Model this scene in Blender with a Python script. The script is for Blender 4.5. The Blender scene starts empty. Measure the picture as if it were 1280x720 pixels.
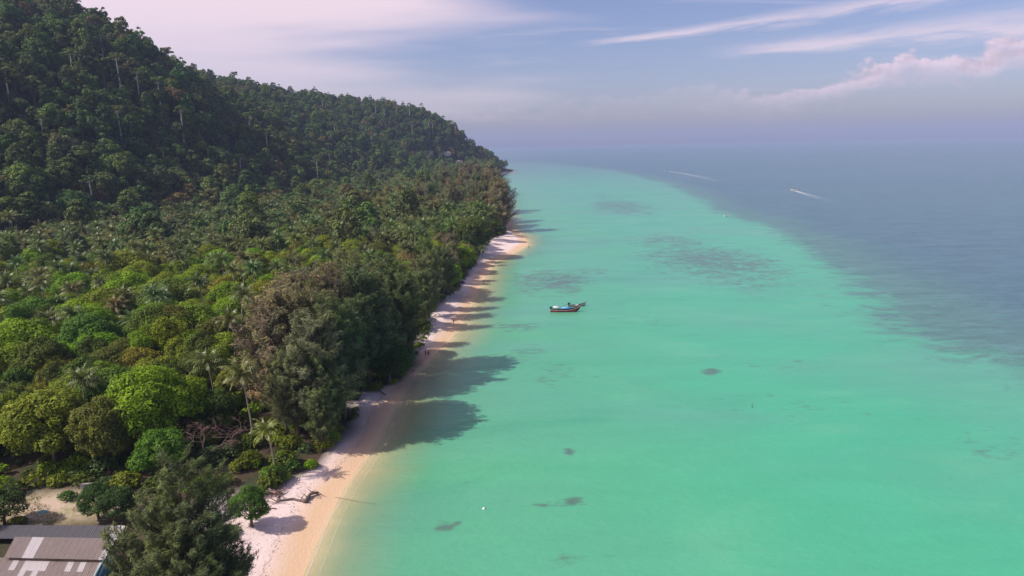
import bpy, math, random
import numpy as np
from mathutils import Vector, Matrix

random.seed(7); rng = np.random.default_rng(11)
S = bpy.context.scene
C = S.collection
rad = math.radians

# ------------------------------------------------------------------ camera
H = 58.0; F = 853.0; PITCH = rad(11.85); ROLL = rad(-1.12)
cam = bpy.data.cameras.new("camera"); camo = bpy.data.objects.new("camera", cam); C.objects.link(camo)
cam.sensor_width = 36.0; cam.lens = 36.0 * F / 1280.0
cam.clip_start = 0.5; cam.clip_end = 60000.0
camo.matrix_world = Matrix.Translation((0, 0, H)) @ Matrix.Rotation(math.pi / 2 - PITCH, 4, 'X') @ Matrix.Rotation(ROLL, 4, 'Z')
S.camera = camo
RM = np.array(camo.matrix_world.to_3x3())

# ------------------------------------------------------------------ sun and sky
SUN_EL = rad(44.5)
SUN_AZ = math.atan2(-1.0, -0.20)          # compass angle from +Y towards +X of the direction TO the sun
sd = Vector((math.sin(SUN_AZ) * math.cos(SUN_EL), math.cos(SUN_AZ) * math.cos(SUN_EL), math.sin(SUN_EL)))
sun = bpy.data.lights.new("sun", 'SUN'); suno = bpy.data.objects.new("sun", sun); C.objects.link(suno)
sun.energy = 5.0; sun.angle = rad(0.53); sun.color = (1.0, 0.93, 0.83)
suno.rotation_euler = sd.to_track_quat('Z', 'Y').to_euler()
suno.location = (-300, -100, 400)
SKY_STRENGTH = 0.112
SKY_TINT = (1.04, 0.94, 1.15)
CLOUD_COL = (9.2, 7.3, 7.9)
CUMULUS_COL = (8.0, 6.2, 7.2)
S.view_settings.view_transform = 'Standard'
S.view_settings.look = 'None'
S.view_settings.exposure = 0.0
S.view_settings.gamma = 1.0
HAZE_DENSITY = 0.0001
HAZE_COLOR = (0.52, 0.64, 0.98)


def ray(x, y):
    return RM @ np.array([(x - 640) / F, (360 - y) / F, -1.0])


def g(x, y, z=0.0):                        # pixel -> point on the level z
    d = ray(x, y); t = (z - H) / d[2]
    return float(d[0] * t), float(d[1] * t)


def at(x, y, Y):                           # pixel -> point at the distance Y
    d = ray(x, y); t = Y / d[1]
    return float(d[0] * t), Y, float(H + d[2] * t)


def azel(x, y):
    d = ray(x, y); d = d / np.linalg.norm(d)
    return math.atan2(d[0], d[1]), math.asin(d[2])


class NT:
    """small helper to write node graphs"""
    def __init__(s, tree):
        s.t = tree; s.n = tree.nodes; s.l = tree.links

    def new(s, kind, **kw):
        n = s.n.new(kind)
        for k, v in kw.items():
            setattr(n, k, v)
        return n

    def set(s, sock, v):
        if isinstance(v, bpy.types.NodeSocket):
            s.l.new(v, sock)
        elif isinstance(v, (tuple, list)) and sock.type == 'RGBA' and len(v) == 3:
            sock.default_value = (*v, 1)
        else:
            sock.default_value = v

    def m(s, op, a, b=None, c=None, clamp=False):
        n = s.new('ShaderNodeMath', operation=op, use_clamp=clamp)
        for i, v in enumerate((a, b, c)):
            if v is not None:
                s.set(n.inputs[i], v)
        return n.outputs[0]

    def ramp01(s, v, lo, hi):               # smoothstep
        n = s.new('ShaderNodeMapRange', interpolation_type='SMOOTHSTEP')
        s.set(n.inputs[0], v); s.set(n.inputs[1], lo); s.set(n.inputs[2], hi)
        n.inputs[3].default_value = 0; n.inputs[4].default_value = 1
        return n.outputs[0]

    def mix(s, f, a, b, blend='MIX'):
        n = s.new('ShaderNodeMix', data_type='RGBA', blend_type=blend)
        s.set(n.inputs[0], f); s.set(n.inputs[6], a); s.set(n.inputs[7], b)
        return n.outputs[2]

    def noise(s, vec, scale, detail=4, rough=0.55, dist=0.0):
        n = s.new('ShaderNodeTexNoise')
        if vec is not None:
            s.l.new(vec, n.inputs['Vector'])
        n.inputs['Scale'].default_value = scale; n.inputs['Detail'].default_value = detail
        n.inputs['Roughness'].default_value = rough; n.inputs['Distortion'].default_value = dist
        return n.outputs[0]

    def comb(s, x, y, z=0.0):
        n = s.new('ShaderNodeCombineXYZ')
        for i, v in enumerate((x, y, z)):
            s.set(n.inputs[i], v)
        return n.outputs[0]

    def mapping(s, vec, scale=(1, 1, 1), rot=(0, 0, 0), loc=(0, 0, 0)):
        n = s.new('ShaderNodeMapping'); s.l.new(vec, n.inputs[0])
        n.inputs['Scale'].default_value = scale; n.inputs['Rotation'].default_value = rot; n.inputs['Location'].default_value = loc
        return n.outputs[0]

    def attr(s, name, kind='GEOMETRY'):
        n = s.new('ShaderNodeAttribute', attribute_name=name, attribute_type=kind)
        return n


W = bpy.data.worlds.new("World"); S.world = W; W.use_nodes = True
wt = NT(W.node_tree); W.node_tree.nodes.clear()
sky = wt.new('ShaderNodeTexSky', sky_type='NISHITA')
sky.sun_disc = False; sky.sun_elevation = SUN_EL; sky.sun_rotation = SUN_AZ
sky.altitude = 50; sky.air_density = 1.0; sky.dust_density = 1.4; sky.ozone_density = 2.0
tc = wt.new('ShaderNodeTexCoord')
sep = wt.new('ShaderNodeSeparateXYZ'); wt.l.new(tc.outputs['Generated'], sep.inputs[0])
az = wt.m('ARCTAN2', sep.outputs[0], sep.outputs[1])
el = wt.m('ARCSINE', sep.outputs[2])
base = wt.mix(1.0, sky.outputs[0], SKY_TINT, 'MULTIPLY')
# high thin cirrus: a sheet far overhead, seen in perspective
den = wt.m('ADD', wt.m('MAXIMUM', sep.outputs[2], 0.0), 0.10)
pl = wt.comb(wt.m('DIVIDE', sep.outputs[0], den), wt.m('DIVIDE', sep.outputs[1], den))
veil = wt.noise(wt.mapping(pl, (0.28, 0.5, 1), (0, 0, rad(28)), (3.1, 0.4, 0)), 1.0, 5, 0.5, 0.3)
wisp = wt.noise(wt.mapping(pl, (0.8, 3.0, 1), (0, 0, rad(20)), (1.3, 0.2, 0)), 1.0, 7, 0.62, 0.6)
el_fade = wt.ramp01(el, rad(-2.0), rad(11.0))
west = wt.ramp01(az, rad(14.0), rad(-22.0))        # the veil thickens towards the sun's side of the sky
veil_m = wt.m('MULTIPLY', wt.ramp01(wt.m('ADD', veil, wt.m('MULTIPLY', west, 0.30)), 0.58, 0.86), el_fade)
wisp_m = wt.m('MULTIPLY', wt.m('MULTIPLY', wt.ramp01(wisp, 0.50, 0.78), el_fade), 0.22)
cirrus = wt.m('MAXIMUM', wt.m('MULTIPLY', veil_m, 0.85), wisp_m)


def streak(p0, p1, w0, w1, strength, fade0, fade1):
    """one long cirrus streak between two directions"""
    (a0, e0), (a1, e1) = azel(*p0), azel(*p1)
    b = (e1 - e0) / (a1 - a0)
    n = wt.noise(wt.comb(wt.m('MULTIPLY', az, 9.0), wt.m('MULTIPLY', wt.m('SUBTRACT', el, wt.m('MULTIPLY', az, b)), 70.0)), 1.0, 7, 0.6, 0.3)
    line = wt.m('MULTIPLY_ADD', wt.m('SUBTRACT', az, a0), b, e0)
    u = wt.ramp01(az, a0, a1)
    width = wt.m('MULTIPLY_ADD', u, w1 - w0, w0)
    off = wt.m('DIVIDE', wt.m('SUBTRACT', el, line), width)
    off = wt.m('ADD', off, wt.m('MULTIPLY', wt.m('SUBTRACT', n, 0.5), 1.6))
    band = wt.ramp01(wt.m('ABSOLUTE', off), 1.0, 0.05)
    body = wt.m('MULTIPLY', band, wt.ramp01(n, 0.22, 0.66))
    ends = wt.m('MULTIPLY', wt.ramp01(az, a0 - fade0, a0 + fade0), wt.ramp01(az, a1 + fade1, a1 - fade1 * 0.2))
    return wt.m('MULTIPLY', wt.m('MULTIPLY', body, ends), strength)


st1 = streak((750, 52), (1150, -4), rad(0.35), rad(1.0), 0.62, rad(3), rad(9))
st2 = streak((930, 62), (1285, 26), rad(0.7), rad(1.5), 0.62, rad(4), rad(10))
st3 = streak((180, 62), (640, -18), rad(1.3), rad(1.6), 0.45, rad(6), rad(4))
cirrus = wt.m('MAXIMUM', cirrus, wt.m('MAXIMUM', st1, wt.m('MAXIMUM', st2, st3)))
col = wt.mix(cirrus, base, CLOUD_COL)
# cumulus bank low over the sea
fc = wt.new('ShaderNodeFloatCurve')
cv = fc.mapping.curves[0]
pts = [(-180, 2.5), (-120, 4), (-60, 2.5), (-37, 1.0)]
for p in [(690, 128), (740, 122), (800, 116), (850, 112), (905, 106), (950, 118), (1000, 108), (1040, 94), (1085, 78), (1110, 72), (1145, 62), (1180, 70), (1212, 74), (1245, 48), (1280, 40)]:
    a, e = azel(*p); pts.append((math.degrees(a), math.degrees(e)))
pts += [(44, 8.0), (60, 5), (100, 3), (180, 2.5)]
while len(cv.points) < len(pts):
    cv.points.new(0.5, 0.5)
for q, (a, e) in zip(cv.points, pts):
    q.location = ((a + 180) / 360, e / 20.0); q.handle_type = 'VECTOR'
fc.mapping.update()
wt.set(fc.inputs['Value'], wt.m('MULTIPLY_ADD', az, 1 / (2 * math.pi), 0.5))
prof = wt.m('MULTIPLY', fc.outputs[0], rad(20.0))
ce = wt.comb(wt.m('MULTIPLY', az, 26.0), wt.m('MULTIPLY', el, 34.0))
puff = wt.noise(ce, 1.0, 8, 0.56, 0.25)
puff2 = wt.noise(wt.mapping(ce, loc=(-0.12, 0.16, 0)), 1.0, 8, 0.56, 0.25)
depth = wt.m('SUBTRACT', wt.m('ADD', prof, wt.m('MULTIPLY', wt.m('SUBTRACT', puff, 0.5), rad(4.2))), el)
cm = wt.m('MULTIPLY', wt.ramp01(depth, rad(-0.08), rad(0.5)), wt.ramp01(depth, rad(2.6), rad(0.4)))
cm = wt.m('MULTIPLY', cm, wt.m('MULTIPLY_ADD', wt.ramp01(az, rad(12), rad(32)), 0.72, 0.10))
shade = wt.ramp01(wt.m('SUBTRACT', puff, puff2), -0.12, 0.12)
ccol = wt.mix(shade, tuple(0.80 * c for c in CUMULUS_COL), tuple(1.12 * c for c in CUMULUS_COL))
col = wt.mix(cm, col, ccol)
bg = wt.new('ShaderNodeBackground'); wt.l.new(col, bg.inputs[0]); bg.inputs[1].default_value = SKY_STRENGTH
wo = wt.new('ShaderNodeOutputWorld'); wt.l.new(bg.outputs[0], wo.inputs[0])

S.cycles.max_bounces = 6; S.cycles.diffuse_bounces = 2; S.cycles.glossy_bounces = 2
S.cycles.transmission_bounces = 2; S.cycles.volume_bounces = 0; S.cycles.transparent_max_bounces = 6
S.cycles.use_denoising = True


# ------------------------------------------------------------------ helpers
def tag(o, label=None, cat=None, group=None, kind=None):
    if label: o['label'] = label
    if cat: o['category'] = cat
    if group: o['group'] = group
    if kind: o['kind'] = kind
    return o


def mesh_np(name, verts, faces, mats=(), smooth=False, fattr=None, vattr=None, midx=None):
    """faces: list of (n,k) int arrays or a python list"""
    me = bpy.data.meshes.new(name)
    verts = np.asarray(verts, dtype=np.float32)
    if isinstance(faces, np.ndarray):
        faces = [faces]
    if len(faces) and not isinstance(faces[0], np.ndarray):
        me.from_pydata([tuple(v) for v in verts], [], [tuple(f) for f in faces])
    else:
        tot = np.concatenate([np.full(len(f), f.shape[1], np.int32) for f in faces])
        vi = np.concatenate([f.ravel() for f in faces]).astype(np.int32)
        start = np.concatenate([[0], np.cumsum(tot)[:-1]]).astype(np.int32)
        me.vertices.add(len(verts)); me.vertices.foreach_set('co', verts.ravel())
        me.loops.add(len(vi)); me.loops.foreach_set('vertex_index', vi)
        me.polygons.add(len(tot)); me.polygons.foreach_set('loop_start', start); me.polygons.foreach_set('loop_total', tot)
        me.update(calc_edges=True)
    for m in mats:
        me.materials.append(m)
    if midx is not None:
        me.polygons.foreach_set('material_index', np.asarray(midx, np.int32))
    me.polygons.foreach_set('use_smooth', np.full(len(me.polygons), bool(smooth)))
    for dom, d in (('FACE', fattr), ('POINT', vattr)):
        for k, v in (d or {}).items():
            v = np.asarray(v, np.float32)
            if v.ndim == 2:
                a = me.attributes.new(k, 'FLOAT_VECTOR', dom); a.data.foreach_set('vector', v.ravel())
            else:
                a = me.attributes.new(k, 'FLOAT', dom); a.data.foreach_set('value', v)
    return me


def obj(name, me, parent=None, loc=None):
    o = bpy.data.objects.new(name, me); C.objects.link(o)
    if parent is not None: o.parent = parent
    if loc is not None: o.location = loc
    return o


def empty(name, loc, rz=0.0, sc=1.0):
    o = bpy.data.objects.new(name, None); C.objects.link(o)
    o.location = loc; o.rotation_euler = (0, 0, rz); o.scale = (sc, sc, sc) if not isinstance(sc, tuple) else sc
    o.empty_display_size = 0.3
    return o


class MB:
    """collects shapes into one mesh"""
    def __init__(s): s.v = []; s.f = []

    def add(s, v, f):
        b = len(s.v); s.v += [tuple(map(float, p)) for p in v]; s.f += [tuple(int(i) + b for i in q) for q in f]; return s

    def box(s, x0, x1, y0, y1, z0, z1):
        v = [(x0, y0, z0), (x1, y0, z0), (x1, y1, z0), (x0, y1, z0), (x0, y0, z1), (x1, y0, z1), (x1, y1, z1), (x0, y1, z1)]
        return s.add(v, [(3, 2, 1, 0), (4, 5, 6, 7), (0, 1, 5, 4), (1, 2, 6, 5), (2, 3, 7, 6), (3, 0, 4, 7)])

    def hexa(s, b, t):                      # bottom quad, top quad
        return s.add(list(b) + list(t), [(3, 2, 1, 0), (4, 5, 6, 7), (0, 1, 5, 4), (1, 2, 6, 5), (2, 3, 7, 6), (3, 0, 4, 7)])

    def tube(s, pts, rr, n=6, cap=True):
        v, f = tube(pts, rr, n, cap); return s.add(v, f)

    def build(s, name, mat, parent=None, smooth=False, mods=None):
        me = bpy.data.meshes.new(name); me.from_pydata(s.v, [], s.f); me.update()
        if mat: me.materials.append(mat)
        for p in me.polygons: p.use_smooth = smooth
        return obj(name, me, parent)


def tube(pts, rr, n=6, cap=True):
    pts = [Vector(p) for p in pts]
    if not hasattr(rr, '__len__'): rr = [rr] * len(pts)
    v = []; f = []
    up = None
    for i, p in enumerate(pts):
        d = (pts[min(i + 1, len(pts) - 1)] - pts[max(i - 1, 0)])
        if d.length < 1e-6: d = Vector((0, 0, 1))
        d.normalize()
        if up is None:
            up = d.orthogonal().normalized()
        u = (up - d * up.dot(d))
        u = u.normalized() if u.length > 1e-5 else d.orthogonal().normalized()
        up = u; w = d.cross(u)
        for k in range(n):
            a = 2 * math.pi * k / n
            v.append(p + (u * math.cos(a) + w * math.sin(a)) * rr[i])
    for i in range(len(pts) - 1):
        for k in range(n):
            f.append((i * n + k, i * n + (k + 1) % n, (i + 1) * n + (k + 1) % n, (i + 1) * n + k))
    if cap:
        f.append(tuple(range(n))[::-1]); f.append(tuple((len(pts) - 1) * n + k for k in range(n)))
    return v, f


# value noise for terrain
_perm = rng.random((256, 256))


def vnoise(x, y, wl, seed=0):
    x = np.asarray(x) / wl + seed * 17.3; y = np.asarray(y) / wl + seed * 9.7
    xi = np.floor(x).astype(int); yi = np.floor(y).astype(int)
    fx = x - xi; fy = y - yi
    fx = fx * fx * (3 - 2 * fx); fy = fy * fy * (3 - 2 * fy)
    p = lambda a, b: _perm[a % 256, b % 256]
    return (p(xi, yi) * (1 - fx) * (1 - fy) + p(xi + 1, yi) * fx * (1 - fy) + p(xi, yi + 1) * (1 - fx) * fy + p(xi + 1, yi + 1) * fx * fy) - 0.5


def fbm(x, y, wl, seed=0, o=3):
    return sum(vnoise(x, y, wl / 2 ** k, seed + k) / 2 ** k for k in range(o))


# ------------------------------------------------------------------ materials
def new_mat(name):
    m = bpy.data.materials.new(name); m.use_nodes = True
    m.node_tree.nodes.clear()
    t = NT(m.node_tree)
    out = t.new('ShaderNodeOutputMaterial')
    return m, t, out


def simple(name, col, rough=0.7, noise_amt=0.25, noise_scale=3.0, spec=0.3, metallic=0.0, bump=0.0):
    m, t, out = new_mat(name)
    p = t.new('ShaderNodeBsdfPrincipled')
    tcn = t.new('ShaderNodeTexCoord')
    n = t.noise(tcn.outputs['Object'], noise_scale, 5, 0.6)
    f = t.m('MULTIPLY_ADD', t.m('SUBTRACT', n, 0.5), 2 * noise_amt, 1.0)
    c = t.mix(1.0, (*col, 1), t.comb(f, f, f), 'MULTIPLY')
    t.l.new(c, p.inputs['Base Color'])
    p.inputs['Roughness'].default_value = rough; p.inputs['Specular IOR Level'].default_value = spec; p.inputs['Metallic'].default_value = metallic
    if bump:
        b = t.new('ShaderNodeBump'); b.inputs['Strength'].default_value = bump; b.inputs['Distance'].default_value = 0.05
        t.l.new(n, b.inputs['Height']); t.l.new(b.outputs[0], p.inputs['Normal'])
    t.l.new(p.outputs[0], out.inputs[0])
    return m


def leaf_mat(name, tr=0.20, rough=0.55, spec=0.12):
    """colour comes from the tree's own tint; every leaf varies around it"""
    m, t, out = new_mat(name)
    tint = t.attr('tint', 'INSTANCER').outputs['Vector']
    lv = t.attr('lv').outputs['Fac']
    f = t.m('MULTIPLY_ADD', lv, 1.35, 0.62)
    c = t.mix(1.0, tint, t.comb(f, f, f), 'MULTIPLY')
    warm = t.mix(1.0, c, (1.18, 1.08, 0.7, 1), 'MULTIPLY')
    c = t.mix(t.m('MULTIPLY', t.m('POWER', lv, 3.0), 0.9), c, warm)
    p = t.new('ShaderNodeBsdfPrincipled'); t.l.new(c, p.inputs['Base Color'])
    p.inputs['Roughness'].default_value = rough; p.inputs['Specular IOR Level'].default_value = spec
    tl = t.new('ShaderNodeBsdfTranslucent')
    t.l.new(t.mix(1.0, c, (1.15, 1.2, 0.55, 1), 'MULTIPLY'), tl.inputs[0])
    ms = t.new('ShaderNodeMixShader'); ms.inputs[0].default_value = tr
    t.l.new(p.outputs[0], ms.inputs[1]); t.l.new(tl.outputs[0], ms.inputs[2]); t.l.new(ms.outputs[0], out.inputs[0])
    return m


M_leaf = leaf_mat('broad_leaves')
M_needle = leaf_mat('casuarina_needles', 0.2, 0.65, 0.15)
M_frond = leaf_mat('palm_fronds', 0.22, 0.4, 0.35)
M_bark = simple('bark', (0.16, 0.12, 0.09), 0.9, 0.4, 2.0, 0.1, bump=0.5)
M_palebark = simple('pale_bark', (0.50, 0.45, 0.38), 0.85, 0.3, 0.8, 0.1)
M_palmbark = simple('palm_bark', (0.33, 0.28, 0.22), 0.9, 0.3, 1.5, 0.1)
M_deadwood = simple('dead_wood', (.26, .17, .14), 0.9, 0.35, 2.0, 0.1)
M_drift = simple('driftwood', (0.17, 0.13, 0.12), 0.9, 0.35, 2.0, 0.1, bump=0.4)


# ------------------------------------------------------------------ coast and terrain
shore_px = [(378, 720), (400, 670), (430, 610), (457, 572), (496, 505), (520, 468), (545, 443), (566, 420), (584, 392), (604, 350), (618, 328), (640, 318), (660, 306), (655, 296), (642, 287)]
shore = [(-52, -420), (-40, -150), (-33, 0), (-30.5, 50)] + [g(*p) for p in shore_px] + [
    (-2, 560), (-4, 700), (-10, 860), (-26, 1000), (-30, 1200), (-14, 1400), (4, 1540), (9, 1600), (-2, 1660), (-70, 1760), (-300, 1900), (-900, 2000), (-1350, 1500), (-1350, -420)]
shore = np.array(shore)


def shore_dist(x, y):
    """signed distance to the waterline, positive on land"""
    x = np.asarray(x, float).ravel(); y = np.asarray(y, float).ravel()
    best = np.full(x.shape, 1e9); inside = np.zeros(x.shape, bool)
    n = len(shore)
    for i in range(n):
        a = shore[i]; b = shore[(i + 1) % n]; ab = b - a
        t = np.clip(((x - a[0]) * ab[0] + (y - a[1]) * ab[1]) / (ab @ ab), 0, 1)
        best = np.minimum(best, (x - a[0] - t * ab[0]) ** 2 + (y - a[1] - t * ab[1]) ** 2)
        cr = (a[1] > y) != (b[1] > y)
        with np.errstate(divide='ignore', invalid='ignore'):
            xi = (b[0] - a[0]) * (y - a[1]) / (b[1] - a[1] + 1e-12) + a[0]
        inside ^= cr & (x < xi)
    d = np.sqrt(best)
    return np.where(inside, d, -d)


CAN = 30.0
ctrl = []
for (px, py, Y) in [(-150, -60, 600), (-60, -35, 610), (0, -16, 620), (60, -4, 620), (95, 3, 625), (140, 36, 630), (175, 52, 640), (205, 66, 650), (228, 90, 665), (265, 116, 690), (310, 145, 715), (360, 174, 745), (405, 200, 775), (440, 214, 800),
                    (300, 114, 900), (360, 136, 960), (420, 156, 1040), (470, 166, 1120), (520, 176, 1250),
                    (225, 70, 1020), (290, 97, 1060), (350, 102, 1120), (400, 122, 1180), (450, 132, 1250), (480, 142, 1300), (540, 141, 1400), (575, 153, 1480), (600, 173, 1540), (622, 190, 1585)]:
    X, Y, Z = at(px, py, Y); ctrl.append((X, Y, Z - CAN - (5 if Y > 850 else 0)))
FOOT = [(-330, -250), (-330, 0), (-300, 150), (-268, 320), (-228, 470), (-207, 640), (-190, 800), (-150, 1060), (-95, 1290), (-45, 1450), (-5, 1590)]
for x, y in FOOT:
    ctrl.append((x, y, 2.0))
    ctrl.append((x + 110, y, 0.0))
ctrl += [(-600, 300, 150), (-600, 100, 110), (-600, -200, 80), (-900, 600, 180), (-900, 0, 80), (-1200, 500, 60), (-1200, -200, 30), (-1200, 1200, 60), (-700, 1100, 190), (-600, 1500, 90), (-900, 1700, 30), (-350, 1780, 20), (-250, 1020, 40)]
ctrl = np.array(ctrl)


def _U(r2):
    return np.where(r2 > 0, 0.5 * r2 * np.log(r2 + 1e-12), 0)


SC = 500.0
P = ctrl[:, :2] / SC
n = len(P)
A = np.zeros((n + 3, n + 3))
A[:n, :n] = _U(((P[:, None] - P[None]) ** 2).sum(2)) + np.eye(n) * 1e-4
A[:n, n] = 1; A[:n, n + 1:] = P; A[n:, :n] = A[:n, n:].T
wts = np.linalg.solve(A, np.concatenate([ctrl[:, 2], [0, 0, 0]]))


def tps(x, y):
    q = np.stack([x, y], 1) / SC
    out = np.empty(len(q))
    for i in range(0, len(q), 20000):
        c = q[i:i + 20000]
        out[i:i + 20000] = _U(((c[:, None] - P[None]) ** 2).sum(2)) @ wts[:n] + wts[n] + c @ wts[n + 1:]
    return out


def height(x, y):
    x = np.asarray(x, float).ravel(); y = np.asarray(y, float).ravel()
    d = shore_dist(x, y)
    hill = tps(x, y) - 3.0
    fx_ = np.interp(y, [q[1] for q in FOOT], [q[0] for q in FOOT])
    hill = hill * np.clip((fx_ + 45 - x) / 45, 0, 1)
    k = np.clip(hill / 25, 0, 1)
    hill = hill + k * fbm(x, y, 150, 3, 3) * 26
    hill = 2.3 + np.maximum(hill, 0) + 0.5 * vnoise(x, y, 14, 5)
    head = np.clip((y - 1250) / 150, 0, 1) + np.clip((-x - 500) / 200, 0, 1)
    beach = np.where(d > 0, 0.075 * d + 0.0016 * d * d, 0.05 * d)
    beach = np.where(d < 0, np.maximum(0.05 * d, -1.4 + 0.004 * d), beach)
    beach = np.maximum(beach, -9.0)
    rock = np.where(d > 0, 1.1 * d, 0.4 * d)
    prof = beach * (1 - np.clip(head, 0, 1)) + rock * np.clip(head, 0, 1)
    return np.minimum(hill, prof), d


def hz(x, y):
    return float(height([x], [y])[0][0])


def spaced(segs):
    out = []
    for a, b, st in segs:
        out += list(np.arange(a, b, st))
    out.append(segs[-1][1])
    return np.array(out)


gx = spaced([(-1420, -700, 40), (-700, -240, 14), (-240, -100, 6), (-100, -66, 2.5), (-66, 20, 1.2), (20, 60, 4), (60, 160, 20)])
gy = spaced([(-440, 40, 24), (40, 70, 5), (70, 260, 1.6), (260, 480, 3), (480, 900, 8), (900, 2060, 14)])
GX, GY = np.meshgrid(gx, gy)
Z, D = height(GX.ravel(), GY.ravel())
nx, ny = len(gx), len(gy)
V = np.stack([GX.ravel(), GY.ravel(), Z], 1)
ii = np.arange(nx * ny).reshape(ny, nx)
Q = np.stack([ii[:-1, :-1], ii[:-1, 1:], ii[1:, 1:], ii[1:, :-1]], -1).reshape(-1, 4)

# vegetation line: distance from the waterline at which the forest starts, by Y
veg_px = [(290, 720), (300, 660), (330, 615), (398, 582), (440, 532), (452, 492), (505, 473), (528, 432), (543, 388), (578, 356), (598, 322), (608, 302), (634, 293)]
vegw = np.array([(-45, -420), (-42, 40)] + [g(*p, 1.0) for p in veg_px] + [(-12, 560), (-14, 700), (-20, 860), (-34, 1000), (-36, 1200), (-20, 1400), (-2, 1560), (0, 1620)])


def veg_x(y):
    return np.interp(y, vegw[:, 1], vegw[:, 0])


sandf = np.clip((V[:, 0] - veg_x(V[:, 1]) + 2.5 + 5 * vnoise(V[:, 0], V[:, 1], 9, 2)) / 3.0, 0, 1) * np.clip((1500 - V[:, 1]) / 80, 0, 1)
# dry grass clearing behind the sheds
cx0, cy0 = g(75, 636, 2.0)
clr = np.exp(-(((V[:, 0] - cx0) / 13) ** 2 + ((V[:, 1] - cy0) / 5.5) ** 2) ** 2)
# sandy yard between the trees and the beach
yx, yy = g(285, 650, 2.0)
yard = np.exp(-(((V[:, 0] - yx) / 6) ** 2 + ((V[:, 1] - yy) / 9) ** 2) ** 2)

m, t, out = new_mat('ground')
p = t.new('ShaderNodeBsdfPrincipled'); p.inputs['Roughness'].default_value = 0.95; p.inputs['Specular IOR Level'].default_value = 0.15
geo = t.new('ShaderNodeNewGeometry'); pos = geo.outputs['Position']
sp = t.new('ShaderNodeSeparateXYZ'); t.l.new(pos, sp.inputs[0])
n1 = t.noise(pos, 0.22, 6, 0.6); n2 = t.noise(pos, 1.6, 4, 0.6); n3 = t.noise(pos, 0.05, 3, 0.5)
litter = t.mix(n2, (0.050, 0.034, 0.022, 1), (0.105, 0.075, 0.048, 1))
litter = t.mix(t.ramp01(n1, 0.45, 0.62), litter, (0.035, 0.055, 0.02, 1))
dry = t.mix(t.ramp01(n2, 0.35, 0.65), (0.44, 0.36, 0.24, 1), (0.20, 0.21, 0.07, 1))
dry = t.mix(t.ramp01(n1, 0.40, 0.60), dry, (0.52, 0.40, 0.31, 1))
sand = t.mix(n1, (0.82, 0.655, 0.615, 1), (0.73, 0.58, 0.545, 1))
sand = t.mix(t.m('MULTIPLY', t.ramp01(n2, 0.58, 0.75), 0.25), sand, (0.48, 0.38, 0.33, 1))
wetz = t.m('ADD', sp.outputs[2], t.m('MULTIPLY', t.m('SUBTRACT', n3, 0.5), 0.5))
sand = t.mix(t.ramp01(wetz, 0.62, 0.12), sand, (0.66, 0.45, 0.29, 1))
sand = t.mix(t.ramp01(wetz, 0.10, -0.25), sand, (0.70, 0.54, 0.34, 1))
c = t.mix(t.attr('clearing').outputs['Fac'], litter, dry)
c = t.mix(t.m('MULTIPLY', t.attr('yard').outputs['Fac'], 0.8), c, sand)
c = t.mix(t.attr('sand').outputs['Fac'], c, sand)
t.l.new(c, p.inputs['Base Color'])
rp = t.noise(t.mapping(pos, (1, 0.5, 1)), 3.0, 3, 0.6)
b = t.new('ShaderNodeBump'); b.inputs['Strength'].default_value = 0.5; b.inputs['Distance'].default_value = 0.12
t.l.new(t.m('ADD', n2, rp), b.inputs['Height']); t.l.new(b.outputs[0], p.inputs['Normal'])
t.l.new(p.outputs[0], out.inputs[0])
M_ground = m

fc_ = V[Q].mean(1); fd = D[Q].mean(1); fs = sandf[Q].mean(1); fz = fc_[:, 2]
cls = np.where(fd < 0, 0, np.where(fs > 0.5, 1, np.where(fz > 6.0, 3, 2)))
for k, nm in enumerate(['seabed', 'beach', 'forest_ground', 'hillside']):
    q = Q[cls == k]; used, inv = np.unique(q, return_inverse=True)
    me = mesh_np(nm, V[used], inv.reshape(-1, 4), [M_ground], True, vattr={'sand': np.where(D[used] < 1, 1, sandf[used]) if k < 2 else sandf[used], 'clearing': clr[used], 'yard': yard[used]})
    tag(obj(nm, me), kind='structure')

# ------------------------------------------------------------------ sea
sx = spaced([(-15000, -3000, 3000), (-3000, -500, 400), (-500, -60, 50), (-60, -36, 4), (-36, 80, 1.5), (80, 330, 4), (330, 900, 30), (900, 3000, 300), (3000, 15000, 3000)])
sy = spaced([(-3000, -600, 800), (-600, 40, 80), (40, 80, 5), (80, 270, 1.6), (270, 480, 3.5), (480, 900, 8), (900, 2000, 30), (2000, 4500, 150), (4500, 15000, 1500)])
SX, SY = np.meshgrid(sx, sy); X = SX.ravel(); Y = SY.ravel()
sdist = -shore_dist(X, Y)
deep_px = [(650, 203), (700, 206), (760, 213), (800, 222), (850, 237), (900, 266), (960, 287), (1010, 312), (1060, 347), (1100, 385), (1150, 425), (1215, 452), (1290, 482)]
dw = np.array([(-4000, 2450)] + [g(*p) for p in deep_px] + [(124, 90), (128, -300)])[::-1]
deepd = X - np.interp(Y, dw[:, 1], dw[:, 0]) + 14 * fbm(X, Y, 60, 8, 3)
reef = np.zeros(len(X))
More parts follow.
